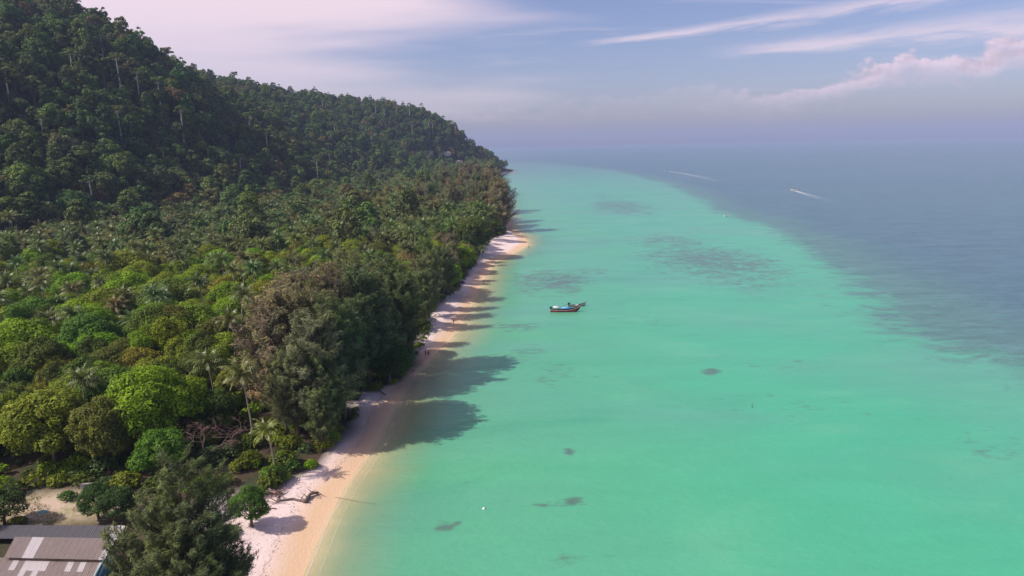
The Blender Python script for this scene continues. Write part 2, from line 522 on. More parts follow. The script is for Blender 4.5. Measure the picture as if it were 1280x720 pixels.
for (px, py, rx, ry, s) in [(775, 258, 50, 10, .62), (760, 246, 60, 6, .4), (890, 326, 100, 26, .62), (840, 302, 70, 14, .5), (930, 350, 90, 16, .45), (690, 352, 55, 17, .66), (735, 340, 45, 9, .45),
                            (887, 464, 14, 5, .85), (716, 627, 19, 5, .9), (676, 632, 22, 1.6, .85), (556, 657, 14, 8, .8), (575, 652, 8, 4, .8), (711, 564, 9, 4.5, .8), (585, 604, 9, 4, .5), (610, 612, 8, 3, .5),
                            (660, 440, 45, 14, .42), (690, 470, 50, 16, .38), (650, 408, 40, 8, .5), (720, 700, 60, 14, .34), (800, 400, 60, 10, .30), (1150, 395, 55, 20, .6), (1220, 440, 60, 16, .5), (1000, 500, 120, 30, .25), (1240, 560, 80, 30, .3), (960, 455, 90, 15, .25)]:
    a, bb = g(px, py); x1 = g(px + rx, py)[0] - a; y1 = abs(g(px, py - ry)[1] - bb)
    reef = np.maximum(reef, s * 1.12 * np.exp(-(((X - a) / x1) ** 2 + ((Y - bb) / y1) ** 2) * 0.8))
nsx, nsy = len(sx), len(sy); ii = np.arange(nsx * nsy).reshape(nsy, nsx)
Qs = np.stack([ii[:-1, :-1], ii[:-1, 1:], ii[1:, 1:], ii[1:, :-1]], -1).reshape(-1, 4)

m, t, out = new_mat('sea_water')
geo = t.new('ShaderNodeNewGeometry'); pos = geo.outputs['Position']
sd_ = t.attr('shoredist').outputs['Fac']; dd = t.attr('deepdist').outputs['Fac']; rf = t.attr('reef').outputs['Fac']
nA = t.noise(t.mapping(pos, (0.012, 0.02, 1)), 1.0, 5, 0.55, 0.4)
nB = t.noise(t.mapping(pos, (0.10, 0.16, 1)), 1.0, 5, 0.6, 0.8)
nC = t.noise(t.mapping(pos, (0.35, 0.6, 1)), 1.0, 4, 0.6)
nE = t.noise(t.mapping(pos, (0.0012, 0.006, 1), (0, 0, 0.12)), 1.0, 5, 0.55)
shallow = t.mix(t.ramp01(sd_, 0.5, 15), (0.36, 0.40, 0.22, 1), (0.092, 0.375, 0.205, 1))
shallow = t.mix(t.ramp01(sd_, 18, 90), shallow, (0.075, 0.395, 0.232, 1))
shallow = t.mix(t.m('MULTIPLY', t.ramp01(nA, 0.40, 0.68), 0.85), shallow, (0.105, 0.345, 0.245, 1))
nF = t.noise(t.mapping(pos, (0.022, 0.045, 1), (0, 0, 0.5), (7, 3, 0)), 1.0, 6, 0.6, 0.6)
shallow = t.mix(t.m('MULTIPLY', t.ramp01(nF, 0.48, 0.74), 0.60), shallow, (0.125, 0.41, 0.25, 1))
shallow = t.mix(t.m('MULTIPLY', t.ramp01(nF, 0.46, 0.24), 0.55), shallow, (0.060, 0.295, 0.185, 1))
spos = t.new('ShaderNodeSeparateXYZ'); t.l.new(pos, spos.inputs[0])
shallow = t.mix(t.m('MULTIPLY', t.ramp01(spos.outputs[1], 500, 2100), 0.88), shallow, (0.085, 0.185, 0.205, 1))  # haze and grazing sky reflection painted in: shallows turn grey blue with distance
weed = t.ramp01(t.m('ADD', rf, t.m('MULTIPLY', t.m('ADD', t.m('MULTIPLY', t.m('SUBTRACT', nB, 0.5), 1.2), t.m('MULTIPLY', t.m('SUBTRACT', nC, 0.5), 1.1)), 1.0)), 0.30, 0.82)
speck = t.m('MULTIPLY', t.ramp01(nC, 0.60, 0.74), t.ramp01(t.m('ADD', t.m('MULTIPLY', rf, 0.8), t.m('MULTIPLY', nB, 0.5)), 0.30, 0.6))
weed = t.m('MAXIMUM', t.m('MULTIPLY', weed, 0.92), t.m('MULTIPLY', speck, 0.45))
shallow = t.mix(weed, shallow, (0.090, 0.165, 0.135, 1))
dedge = t.m('ADD', dd, t.m('MULTIPLY', t.m('SUBTRACT', nB, 0.5), 46.0))
deepf = t.ramp01(dedge, -10, 14)
deepc = t.mix(nE, (0.056, 0.135, 0.168, 1), (0.088, 0.172, 0.208, 1))
deepc = t.mix(t.ramp01(dd, 10, 55), (0.090, 0.205, 0.185, 1), deepc)
nD = t.noise(t.mapping(pos, (0.035, 0.11, 1), (0, 0, 0.1)), 1.0, 6, 0.65, 0.4)
nD2 = t.noise(t.mapping(pos, (0.12, 0.42, 1), (0, 0, 0.08)), 1.0, 4, 0.6, 0.3)
fD = t.m('ADD', t.m('MULTIPLY_ADD', t.m('SUBTRACT', nD, 0.5), 0.9, 1.0), t.m('MULTIPLY', t.m('SUBTRACT', nD2, 0.5), 0.8))
deepc = t.mix(1.0, deepc, t.comb(fD, fD, fD), 'MULTIPLY')
fS = t.m('MULTIPLY_ADD', t.m('SUBTRACT', nD, 0.5), 0.22, 1.0)
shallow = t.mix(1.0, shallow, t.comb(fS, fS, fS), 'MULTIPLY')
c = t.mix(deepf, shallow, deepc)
p = t.new('ShaderNodeBsdfPrincipled'); t.l.new(c, p.inputs['Base Color'])
p.inputs['Roughness'].default_value = 0.22; p.inputs['IOR'].default_value = 1.33; p.inputs['Specular IOR Level'].default_value = 0.42
wv = t.noise(t.mapping(pos, (0.55, 0.9, 1)), 1.0, 4, 0.6, 0.3)
wv2 = t.noise(t.mapping(pos, (0.09, 0.2, 1)), 1.0, 4, 0.6, 0.3)
b = t.new('ShaderNodeBump'); b.inputs['Distance'].default_value = 0.5
t.l.new(t.m('MULTIPLY_ADD', deepf, 0.45, 0.22), b.inputs['Strength'])
t.l.new(t.m('ADD', wv, t.m('MULTIPLY', wv2, 1.5)), b.inputs['Height']); t.l.new(b.outputs[0], p.inputs['Normal'])
tr = t.new('ShaderNodeBsdfTransparent'); tr.inputs[0].default_value = (0.93, 0.98, 0.94, 1)
ms = t.new('ShaderNodeMixShader')
t.l.new(t.m('SUBTRACT', 1.0, t.m('EXPONENT', t.m('MULTIPLY', t.m('MAXIMUM', t.m('ADD', sd_, t.m('MULTIPLY', t.m('SUBTRACT', nB, 0.5), 3.0)), 0.0), -0.17))), ms.inputs[0])
t.l.new(tr.outputs[0], ms.inputs[1]); t.l.new(p.outputs[0], ms.inputs[2]); t.l.new(ms.outputs[0], out.inputs[0])
M_sea = m
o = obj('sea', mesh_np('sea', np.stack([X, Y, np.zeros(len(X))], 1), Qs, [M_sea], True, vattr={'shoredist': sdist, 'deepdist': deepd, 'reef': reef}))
tag(o, kind='structure')

# ------------------------------------------------------------------ plants: mesh forms
def unit(v):
    return v / (np.linalg.norm(v, axis=-1, keepdims=True) + 1e-9)


def diamonds(c, nrm, L, Wd, along=None):
    """one leaf-shaped face per row"""
    n = len(c)
    nrm = unit(nrm)
    if along is None:
        along = rng.normal(size=(n, 3))
    a = unit(along - nrm * (along * nrm).sum(1, keepdims=True))
    s = np.cross(nrm, a)
    L = np.broadcast_to(np.asarray(L, float).reshape(-1, 1), (n, 1)); Wd = np.broadcast_to(np.asarray(Wd, float).reshape(-1, 1), (n, 1))
    v = np.stack([c - a * L * .5, c + s * Wd * .5 + a * L * .08, c + a * L * .5 - nrm * L * .12, c - s * Wd * .5 + a * L * .08], 1).reshape(-1, 3)
    return v, np.arange(4 * n).reshape(n, 4)


def lobes_crown(lobes, per, leaf, ctr, jit=0.16, flat=0.75):
    """lobes: (x,y,z,r).  Leaves spread over and through every lobe, thicker on its outer side"""
    cs, ns, lv = [], [], []
    for (x, y, z, r) in lobes:
        k = max(12, int(per * r * r))
        d = unit(rng.normal(size=(k * 2, 3)))
        o = unit(np.array([[x, y, z]]) - np.array([ctr])) + np.array([[0, 0, .35]])
        d = d[(d @ o[0]) > -0.35][:k]
        rr = r * (1 - np.abs(rng.normal(size=(len(d), 1))) * jit) * (1 + 0.18 * np.sin(d[:, :1] * 7 + x) * np.sin(d[:, 1:2] * 6 + y))
        c = np.array([[x, y, z]]) + d * rr * np.array([[1, 1, flat]])
        cs.append(c); ns.append(d * .75 + np.array([[0, 0, .45]]) + rng.normal(size=d.shape) * .30)
        lv.append(np.clip(rng.normal(.5, .2, len(d)) + rng.normal(0, .13), 0, 1))
    c = np.concatenate(cs); nn = np.concatenate(ns); lv = np.concatenate(lv)
    sz = leaf * rng.uniform(.7, 1.35, len(c))
    v, f = diamonds(c, nn, sz, sz * .72)
    return v, f, lv


def limbs(mb, base, ends, r):
    for e in ends:
        b = Vector(base); e = Vector(e)
        midp = b.lerp(e, .5) + Vector((0, 0, -.12 * (e - b).length)) + Vector((random.uniform(-.3, .3), random.uniform(-.3, .3), 0))
        mb.tube([b, midp, e], [r, r * .65, r * .2], 5, False)


def broad_form(Ht, R, Hc, nl, leaf, dens, umbrella=False, col=False):
    """returns (trunk verts/faces, crown verts/faces/lv)"""
    th = Ht - Hc
    ctr = (0, 0, th + Hc * .35)
    lobes = []
    ga = math.pi * (3 - math.sqrt(5))
    for i in range(nl):
        u = (i + .5) / nl
        zz = 1 - 1.35 * u if not umbrella else 1 - .8 * u
        rad_ = math.sqrt(max(0, 1 - zz * zz)); a = i * ga + random.uniform(-.4, .4)
        k = random.uniform(.50, 1.08)
        lr = R * random.uniform(.18, .42) * (1.0 if not col else .85)
        lobes.append((math.cos(a) * rad_ * R * k * .82, math.sin(a) * rad_ * R * k * .82, ctr[2] + zz * Hc * .56 * random.uniform(.8, 1.1), lr))
    v, f, lv = lobes_crown(lobes, dens, leaf, ctr)
    mb = MB()
    lean = (random.uniform(-.5, .5), random.uniform(-.5, .5))
    r0 = .028 * Ht + .08
    mb.tube([(0, 0, -.8), (lean[0] * .3, lean[1] * .3, th * .5), (lean[0], lean[1], th + Hc * .1)], [r0 * 1.3, r0, r0 * .8], 7, False)
    ends = random.sample([l for l in lobes], min(7, nl))
    limbs(mb, (lean[0], lean[1], th + Hc * .05), [(e[0] * .9, e[1] * .9, e[2]) for e in ends], r0 * .5)
    return (np.array(mb.v), mb.f), (v, f, lv)


def emergent_form(Ht, R):
    mb = MB(); r0 = .5
    lx, ly = random.uniform(-1, 1), random.uniform(-1, 1)
    mb.tube([(0, 0, -1), (lx * .3, ly * .3, Ht * .4), (lx, ly, Ht * .84)], [.75, r0, .34], 7, False)
    lobes = []
    nl = random.randint(9, 13)
    for i in range(nl):
        a = i * 2.4; k = math.sqrt((i + .5) / nl)
        lobes.append((lx + math.cos(a) * R * k * .85, ly + math.sin(a) * R * k * .85, Ht * random.uniform(.86, .97) - k * Ht * .05, R * random.uniform(.26, .4)))
    limbs(mb, (lx, ly, Ht * .8), [(l[0], l[1], l[2]) for l in lobes], .22)
    v, f, lv = lobes_crown(lobes, 26, .8, (lx, ly, Ht * .8), flat=.5)
    return (np.array(mb.v), mb.f), (v, f, lv)


def casuarina_form(Ht, spread, nb, per, sl, sw, low=.14):
    mb = MB()
    lx, ly = random.uniform(-1, 1), random.uniform(-1, 1)
    ax = lambda h: Vector((lx * h * h, ly * h * h, Ht * h))
    mb.tube([ax(0) + Vector((0, 0, -.8)), ax(.3), ax(.6), ax(.97)], [.02 * Ht, .014 * Ht, .008 * Ht, .03], 7, False)
    cs, al, lvs = [], [], []
    for i in range(nb):
        h = low + (1 - low) * ((i + random.random()) / nb) ** .9
        a = i * 2.4 + random.uniform(-.5, .5)
        L = spread * (math.sin(min(1, (h - low + .12) * 2.0) * math.pi * .5)) * (1.10 - h) ** .45 * random.uniform(.65, 1.25) + .7
        elv = rad(random.uniform(8, 40) + 25 * h)
        d0 = Vector((math.cos(a) * math.cos(elv), math.sin(a) * math.cos(elv), math.sin(elv)))
        p0 = ax(h); pts = [p0 + d0 * (L * k / 4) + Vector((0, 0, .05 * L * (k / 4) ** 2)) for k in range(5)]
        if i % 2 == 0: mb.tube([pts[0], pts[2], pts[4]], [.09, .06, .02], 4, False)
        lvb = random.gauss(.5, .15)
        npl = max(2, int(L * 1.05))
        for k in range(npl):
            u = .30 + .70 * (k + random.random()) / npl
            pc = np.array(p0 + d0 * (L * u) + Vector((0, 0, .05 * L * u * u)))
            m_ = per
            # a plume: strands sweep outward, up and with the wind, paler towards the tip
            dirn = unit(np.array(d0) * .75 + np.array([.30, .05, .55]) + rng.normal(size=3) * .28)
            PL = sl * random.uniform(1.5, 2.6)
            tt = rng.uniform(0, 1, (m_, 1)) ** .8
            wid = sl * .36 * (1.15 - tt * .75)
            c = pc + dirn * tt * PL + rng.normal(size=(m_, 3)) * wid - np.array([0, 0, .35]) * (tt * PL) ** 2 * .16
            cs.append(c); al.append(dirn + rng.normal(size=(m_, 3)) * .40 - np.array([0, 0, .3]) * tt)
            lvs.append(np.clip(rng.normal(lvb, .10, m_) + rng.normal(0, .13) + (tt[:, 0] - .5) * .35, 0, 1))
    c = np.concatenate(cs); al = np.concatenate(al); lv = np.concatenate(lvs)
    outw = c.copy(); outw[:, 2] = (c[:, 2] - Ht * .45) * .6 + 1.5
    nn = unit(outw) * .6 + np.array([[0, 0, .25]]) + rng.normal(size=c.shape) * .55
    sz = rng.uniform(.7, 1.4, len(c))
    v, f = diamonds(c, nn, sl * sz, sw * sz, al)
    return (np.array(mb.v), mb.f), (v, f, lv)


def palm_form(Ht, nf, FL):
    mb = MB()
    a = random.uniform(0, 6.28); ln = random.uniform(.6, 2.2)
    pt = lambda h: Vector((math.cos(a) * ln * h * h, math.sin(a) * ln * h * h, Ht * h))
    mb.tube([pt(0) + Vector((0, 0, -.6)), pt(.06), pt(.35), pt(.7), pt(1)], [.30, .22, .17, .15, .14], 7, False)
    top = pt(1)
    vs, fs, lv = [], [], []

    def quad(a_, b_, c_, d_, l):
        k = len(vs); vs.extend([a_, b_, c_, d_]); fs.append((k, k + 1, k + 2, k + 3)); lv.append(l)
    for i in range(nf):
        u = i / (nf - 1)
        az_ = i * 2.4 + random.uniform(-.2, .2)
        e0 = rad(78 - 105 * u + random.uniform(-10, 10)); L = FL * random.uniform(.85, 1.1) * (.8 if u < .12 else 1)
        droop = rad(random.uniform(55, 85) if u < .8 else random.uniform(20, 45))
        l0 = np.clip(random.gauss(.45, .12) + (.35 if u > .85 else 0), 0, 1)
        p = Vector(top); prev = None
        K = 11
        for k in range(K + 1):
            s = k / K
            e = e0 - droop * s * s - droop * .2 * s
            d = Vector((math.cos(az_) * math.cos(e), math.sin(az_) * math.cos(e), math.sin(e)))
            side = Vector((-math.sin(az_), math.cos(az_), 0)); nrm = d.cross(side) * -1
            if nrm.z < 0 and e > -1.3: nrm = -nrm
            if k > 0:
                quad(prev[0] - prev[1] * .06, prev[0] + prev[1] * .06, p + side * .05, p - side * .05, .75)
                ll = (.25 + 1.0 * math.sin(min(1, s * 1.15 + .12) * math.pi) ** .6) * FL * .21
                for sg in (-1, 1):
                    q = p + (side * sg * .8 + d * .55 - Vector((0, 0, .42 + .3 * random.random()))).normalized() * ll
                    wv_ = d * (L / K * .40)
                    quad(p - wv_, p + wv_, q + wv_ * .25, q - wv_ * .25, float(np.clip(l0 + random.gauss(0, .1), 0, 1)))
            prev = (Vector(p), side)
            p = p + d * (L / K)
    nut = MB()
    for k in range(6):
        aa = k * 1.05
        nut.tube([top + Vector((math.cos(aa) * .3, math.sin(aa) * .3, -.1)), top + Vector((math.cos(aa) * .36, math.sin(aa) * .36, -.25)), top + Vector((math.cos(aa) * .3, math.sin(aa) * .3, -.42))], [.05, .14, .04], 5)
    k = len(mb.v); mb.add(nut.v, nut.f)
    return (np.array(mb.v), mb.f), (np.array([tuple(x) for x in vs]), np.array(fs), np.array(lv))


def shrub_form(R, Hs, nl, leaf):
    lobes = []
    for i in range(nl):
        a = i * 2.4; k = math.sqrt((i + .5) / nl)
        lobes.append((math.cos(a) * R * k * .7, math.sin(a) * R * k * .7, Hs * (.72 - .4 * k * k) * random.uniform(.8, 1.15), R * random.uniform(.3, .48)))
    v, f, lv = lobes_crown(lobes, 60 / leaf * .42 / leaf * .42, leaf, (0, 0, 0))
    mb = MB()
    for l in lobes[:6]:
        mb.tube([(0, 0, -.3), (l[0] * .5, l[1] * .5, l[2] * .5), (l[0], l[1], l[2])], [.06, .04, .02], 4, False)
    return (np.array(mb.v), mb.f), (v, f, lv)


def bare_form(Ht, spread, levels=4, up=.5):
    mb = MB()

    def grow(p, d, L, r, lev):
        q = p + d * L * .5 + Vector((random.uniform(-.1, .1), random.uniform(-.1, .1), random.uniform(-.05, .1))) * L
        e = q + (d + Vector((random.uniform(-.3, .3), random.uniform(-.3, .3), random.uniform(-.1, .25)))).normalized() * L * .5
        mb.tube([p, q, e], [r, r * .8, r * .6], 5 if lev > 1 else 4, False)
        if lev == 0: return
        for k in range(3 if lev > 1 else 4):
            nd = (d + Vector((random.gauss(0, spread), random.gauss(0, spread), random.gauss(up * .3, .35)))).normalized()
            grow(p.lerp(e, random.uniform(.5, 1)) if k else e, nd, L * random.uniform(.55, .8), r * .55, lev - 1)
    grow(Vector((0, 0, -.5)), Vector((.15, .1, 1)).normalized(), Ht * .36, .02 * Ht, levels)
    return np.array(mb.v), mb.f


forms = {}                                  # kind -> list of (trunk mesh, crown mesh)
hidden = bpy.data.collections.new("tree_forms")
form_index = {}


def add_form(kind, tr, cr, mtr, mcr):
    tm = bpy.data.meshes.new('trunk'); tm.from_pydata([tuple(x) for x in tr[0]], [], tr[1]); tm.materials.append(mtr)
    for p_ in tm.polygons: p_.use_smooth = True
    cm_ = mesh_np('crown', cr[0], cr[1], [mcr], False, fattr={'lv': cr[2]})
    forms.setdefault(kind, []).append((tm, cm_))
    # the joined form, used only by the far stuff
    nt = len(tr[0])
    tf = [tuple(q) for q in tr[1]]
    tri = np.array([q if len(q) == 4 else (q + (q[-1],))[:4] for q in tf if len(q) in (3, 4)], int)
    vv = np.concatenate([tr[0], cr[0]]); ff = np.concatenate([tri, cr[1] + nt])
    jm = mesh_np('tree_form', vv, ff, [mtr, mcr], False, fattr={'lv': np.concatenate([np.full(len(tri), .5), cr[2]])}, midx=np.concatenate([np.zeros(len(tri)), np.ones(len(cr[1]))]))
    i = len(hidden.objects)
    ho = bpy.data.objects.new('tree_form_%02d' % i, jm); hidden.objects.link(ho)
    form_index.setdefault(kind, []).append(i)


for Ht, R, Hc, nl in [(11, 6.0, 8.0, 42), (12.5, 6.6, 8.6, 50), (10, 5.4, 7.8, 36), (13, 5.8, 10.0, 46), (11.5, 7.4, 7.4, 52)]:
    tr_, cr_ = broad_form(Ht, R, Hc, nl, .36, 115); add_form('broadleaf', tr_, cr_, M_bark, M_leaf)
for Ht, R, Hc, nl in [(24, 8.0, 15, 34), (21, 9.0, 13, 34), (27, 7.0, 19, 34), (20, 10.0, 11, 36), (28, 6.4, 20, 34), (23, 8.4, 12, 24)]:
    tr_, cr_ = broad_form(Ht, R, Hc, nl, 1.1, 17, col=True); add_form('rainforest', tr_, cr_, M_bark, M_leaf)
for Ht, R in [(31, 6.0), (28, 5.2), (34, 5.5)]:
    tr_, cr_ = emergent_form(Ht, R); add_form('emergent', tr_, cr_, M_palebark, M_leaf)
for Ht, spd, nb, per in [(25, 7.8, 115, 23), (27, 6.8, 115, 23), (22, 7.2, 105, 23), (24, 8.8, 120, 23)]:
    tr_, cr_ = casuarina_form(Ht, spd, nb, per, 1.2, .135); add_form('casuarina', tr_, cr_, M_bark, M_needle)
for Ht, nf, FL in [(13, 22, 4.6), (15, 24, 4.8), (11, 20, 4.4), (14, 18, 4.6)]:
    tr_, cr_ = palm_form(Ht, nf, FL); add_form('palm', tr_, cr_, M_palmbark, M_frond)
for R, Hs, nl in [(1.9, 2.0, 14), (2.4, 2.4, 18), (1.5, 1.9, 10)]:
    tr_, cr_ = shrub_form(R, Hs, nl, .40); add_form('shrub', tr_, cr_, M_bark, M_leaf)

NAMES = dict(broadleaf='broadleaf_tree', rainforest='rainforest_tree', emergent='emergent_tree', casuarina='casuarina_tree', palm='coconut_palm', shrub='shrub')
CATS = dict(broadleaf='tree', rainforest='tree', emergent='tree', casuarina='tree', palm='palm', shrub='shrub')
TR = dict(shrub='stems'); CR = dict(palm='fronds', shrub='foliage')


def plant(kind, x, y, z, sc, rz, tint, label, group=None, form=None, szz=1.0):
    fm = forms[kind][form if form is not None else random.randrange(len(forms[kind]))]
    e = empty(NAMES[kind], (x, y, z), rz, (sc, sc, sc * szz))
    tag(e, label, CATS[kind], group)
    obj(TR.get(kind, 'trunk'), fm[0], e)
    c_ = obj(CR.get(kind, 'crown'), fm[1], e); c_['tint'] = [float(v_) for v_ in tint]
    return e


def gn_scatter(name, pts, idx, rot, scl, tint):
    me = bpy.data.meshes.new(name); me.vertices.add(len(pts)); me.vertices.foreach_set('co', np.asarray(pts, np.float32).ravel())
    a = me.attributes.new('form', 'INT', 'POINT'); a.data.foreach_set('value', np.asarray(idx, np.int32))
    a = me.attributes.new('turn', 'FLOAT_VECTOR', 'POINT'); r = np.zeros((len(pts), 3), np.float32); r[:, 2] = rot; a.data.foreach_set('vector', r.ravel())
    a = me.attributes.new('size', 'FLOAT_VECTOR', 'POINT'); a.data.foreach_set('vector', np.asarray(scl, np.float32).ravel())
    a = me.attributes.new('tint', 'FLOAT_VECTOR', 'POINT'); a.data.foreach_set('vector', np.asarray(tint, np.float32).ravel())
    o = obj(name, me)
    ng = bpy.data.node_groups.new(name, 'GeometryNodeTree')
    ng.interface.new_socket('Geometry', in_out='INPUT', socket_type='NodeSocketGeometry')
    ng.interface.new_socket('Geometry', in_out='OUTPUT', socket_type='NodeSocketGeometry')
    nn = ng.nodes; L = ng.links
    gi = nn.new('NodeGroupInput'); go = nn.new('NodeGroupOutput')
    ci = nn.new('GeometryNodeCollectionInfo'); ci.inputs['Collection'].default_value = hidden
    ci.inputs['Separate Children'].default_value = True; ci.inputs['Reset Children'].default_value = True
    ip = nn.new('GeometryNodeInstanceOnPoints')

    def na(nm, ty):
        q = nn.new('GeometryNodeInputNamedAttribute'); q.data_type = ty; q.inputs['Name'].default_value = nm
        return q.outputs['Attribute']
    L.new(gi.outputs[0], ip.inputs['Points']); L.new(ci.outputs[0], ip.inputs['Instance'])
    ip.inputs['Pick Instance'].default_value = True
    L.new(na('form', 'INT'), ip.inputs['Instance Index'])
    L.new(na('turn', 'FLOAT_VECTOR'), ip.inputs['Rotation']); L.new(na('size', 'FLOAT_VECTOR'), ip.inputs['Scale'])
    L.new(ip.outputs[0], go.inputs[0])
    md = o.modifiers.new('scatter', 'NODES'); md.node_group = ng
    return o


# ------------------------------------------------------------------ plants: where they stand
hgx = np.arange(-900, 120, 8.0); hgy = np.arange(-100, 1900, 8.0)
HGX, HGY = np.meshgrid(hgx, hgy)
HG = height(HGX.ravel(), HGY.ravel())[0].reshape(len(hgy), len(hgx))


def hq(x, y):                               # quick terrain height
    x = np.asarray(x, float); y = np.asarray(y, float)
    u = np.clip((x + 900) / 8, 0, len(hgx) - 1.001); v = np.clip((y + 100) / 8, 0, len(hgy) - 1.001)
    i = u.astype(int); j = v.astype(int); fu = u - i; fv = v - j
    return HG[j, i] * (1 - fu) * (1 - fv) + HG[j, i + 1] * fu * (1 - fv) + HG[j + 1, i] * (1 - fu) * fv + HG[j + 1, i + 1] * fu * fv


def project(x, y, z):
    v = np.stack([x, y, np.asarray(z) - H], -1) @ RM
    return 640 + F * v[..., 0] / -v[..., 2], 360 - F * v[..., 1] / -v[..., 2], -v[..., 2]


def in_sight(x, y, z, canopy):
    ok = np.ones(len(x), bool)
    for s in np.linspace(.3, .97, 44):
        X_ = x * s; Y_ = y * s; Z_ = H + (z - H) * s
        ok &= Z_ > hq(X_, Y_) + canopy * (hq(X_, Y_) > 5)
    return ok


def hit(px, py, lift=0.0):                  # where a pixel's ray meets the land
    d = ray(px, py); d = d / d[1]
    for Y_ in np.arange(80, 1800, 2.0):
        if H + d[2] * Y_ < hq(d[0] * Y_, Y_) + lift:
            return float(d[0] * Y_), float(Y_)
    return g(px, py)


def grid_points(x0, x1, y0, y1, st, jit):
    a, b_ = np.meshgrid(np.arange(x0, x1, st), np.arange(y0, y1, st))
    a = a.ravel() + rng.uniform(-jit, jit, a.size) * st; b_ = b_.ravel() + rng.uniform(-jit, jit, b_.size) * st
    return a, b_


BRIGHT = (.140, .225, .010); OLIVE = (.145, .178, .016); DARK = (.074, .106, .014); YELLOW = (.205, .26, .018); BROWN = (.155, .125, .055); RUST = (.26, .085, .035)
HILLS = [(.070, .112, .036), (.088, .132, .038), (.125, .140, .050), (.170, .138, .075), (.115, .155, .036)]
CAS = [(.150, .142, .082), (.118, .138, .062), (.168, .150, .098), (.094, .120, .054)]
PALM = [(.098, .125, .034), (.122, .132, .040), (.076, .112, .032)]
taken = []                                  # hand-placed plants (x, y, radius)


def free(x, y, r):
    return all((x - a) ** 2 + (y - b_) ** 2 > (r + c_) ** 2 for a, b_, c_ in taken)


# hand-placed trees that can be recognised one by one: kind, crown pixel, crown height, scale, tint, label
HAND = [
    ('broadleaf', 62, 535, 8.0, 1.28, OLIVE, 'large round olive green tree beside the dry grass clearing', 0),
    ('broadleaf', 128, 540, 8.0, 1.02, (.112, .125, .022), 'olive tree with a lumpy crown between two rounder trees by the clearing', 3),
    ('broadleaf', 192, 515, 8.5, 1.22, BRIGHT, 'large domed bright green tree beside the bare brown branches', 1),
    ('broadleaf', 200, 560, 6.0, 0.85, (.075, .16, .016), 'small bright green tree under the large domed green tree', 2),
    ('broadleaf', 252, 462, 8.0, .85, (.075, .098, .020), 'dark olive tree beside the domed bright green tree', 1),
    ('broadleaf', 50, 402, 8.0, 1.15, (.075, .155, .018), 'wide bright green tree far behind the clearing', 4),
    ('broadleaf', 30, 440, 8.0, 1.25, BRIGHT, 'broad bright green tree with a flat crown behind the olive trees', 4),
    ('broadleaf', 115, 432, 8.0, 1.15, (.07, .15, .018), 'bright green tree standing before a coconut palm', 1),
    ('broadleaf', 205, 380, 8.0, 1.25, (.12, .165, .020), 'wide yellow green tree with a spreading crown in the coastal forest', 4),
    ('broadleaf', 160, 345, 9.0, 1.45, (.150, .175, .020), 'very wide yellow green dome tree near the foot of the hill', 4),
    ('broadleaf', 290, 400, 8.0, 1.05, BRIGHT, 'bright green tree beside the grey brown casuarinas', 1),
    ('broadleaf', 470, 300, 9.0, 1.2, (.165, .19, .02), 'pale yellow green tree between the coconut palms', 4),
    ('broadleaf', 440, 322, 9.0, 1.2, (.15, .185, .02), 'yellow green tree behind the dark casuarina crowns', 1),
    ('broadleaf', 540, 322, 9.0, 1.15, YELLOW, 'light green tree behind the beach casuarinas', 1),
    ('broadleaf', 395, 345, 9.0, 1.1, (.13, .17, .02), 'yellow tinged tree touching the brown casuarina top', 3),
    ('broadleaf', 590, 300, 9.0, 1.55, (.070, .098, .020), 'rounded dark green tree overhanging the beach near the sand spit', 1),
    ('broadleaf', 486, 453, 5.0, 1.0, (.034, .075, .016), 'glossy dark green almond tree overhanging the shaded beach', 0),
    ('broadleaf', 85, 348, 9.0, .95, RUST, 'rust red leaved tree near the foot of the hill', 2),
    ('broadleaf', 310, 612, 6.2, .52, (.060, .125, .018), 'small leafy tree with a dark trunk standing on the open sand', 3),
    ('broadleaf', 120, 628, 3.8, .47, (.040, .085, .018), 'small round tree at the edge of the dry grass clearing', 3),
    ('broadleaf', 148, 622, 5.0, .58, (.040, .075, .020), 'small dark tree between the round tree and the feathery casuarina', 2),
    ('broadleaf', 2, 638, 4.0, .62, (.045, .075, .018), 'dark bushy tree at the end of the dark grey roof', 2),
    ('palm', 100, 483, 13.0, 1.0, PALM[0], 'tall coconut palm rising behind the round olive tree', 0),
    ('palm', 338, 523, 10.5, .80, (.16, .19, .04), 'young coconut palm with pale trunk near the beach path', 2),
    ('palm', 310, 482, 13.0, 1.0, (.125, .135, .04), 'coconut palm with yellowing fronds beside the brown casuarina', 1),
    ('palm', 280, 405, 14.0, 1.0, PALM[1], 'coconut palm with hanging fronds behind the bright green tree', 3),
    ('palm', 235, 325, 14.0, 1.25, PALM[0], 'tall coconut palm standing over the yellow green trees', 0),
    ('palm', 140, 300, 14.0, 1.2, PALM[1], 'pale coconut palm at the foot of the dark hill', 1),
    ('palm', 475, 335, 14.0, 1.1, PALM[2], 'coconut palm beside the pale yellow green tree', 0),
    ('palm', 602, 312, 7.0, .8, PALM[2], 'low coconut palm leaning over the sand by the dark round tree', 2),
]
for kind, px, py, zc, sc, tint, label, fm in HAND:
    x, y = g(px, py, zc + 1.0)
    z = hz(x, y) - .15
    if kind == 'broadleaf':
        plant(kind, x, y, z, sc, random.uniform(0, 6.28), tint, label, None, fm)
        taken.append((x, y, 3.6 * sc))
    else:
        plant(kind, x, y, z, sc * 1.0, random.uniform(0, 6.28), tint, label, None, fm)
        taken.append((x, y, 2.0))
beach_tree_xy = g(302, 655, 2.0)

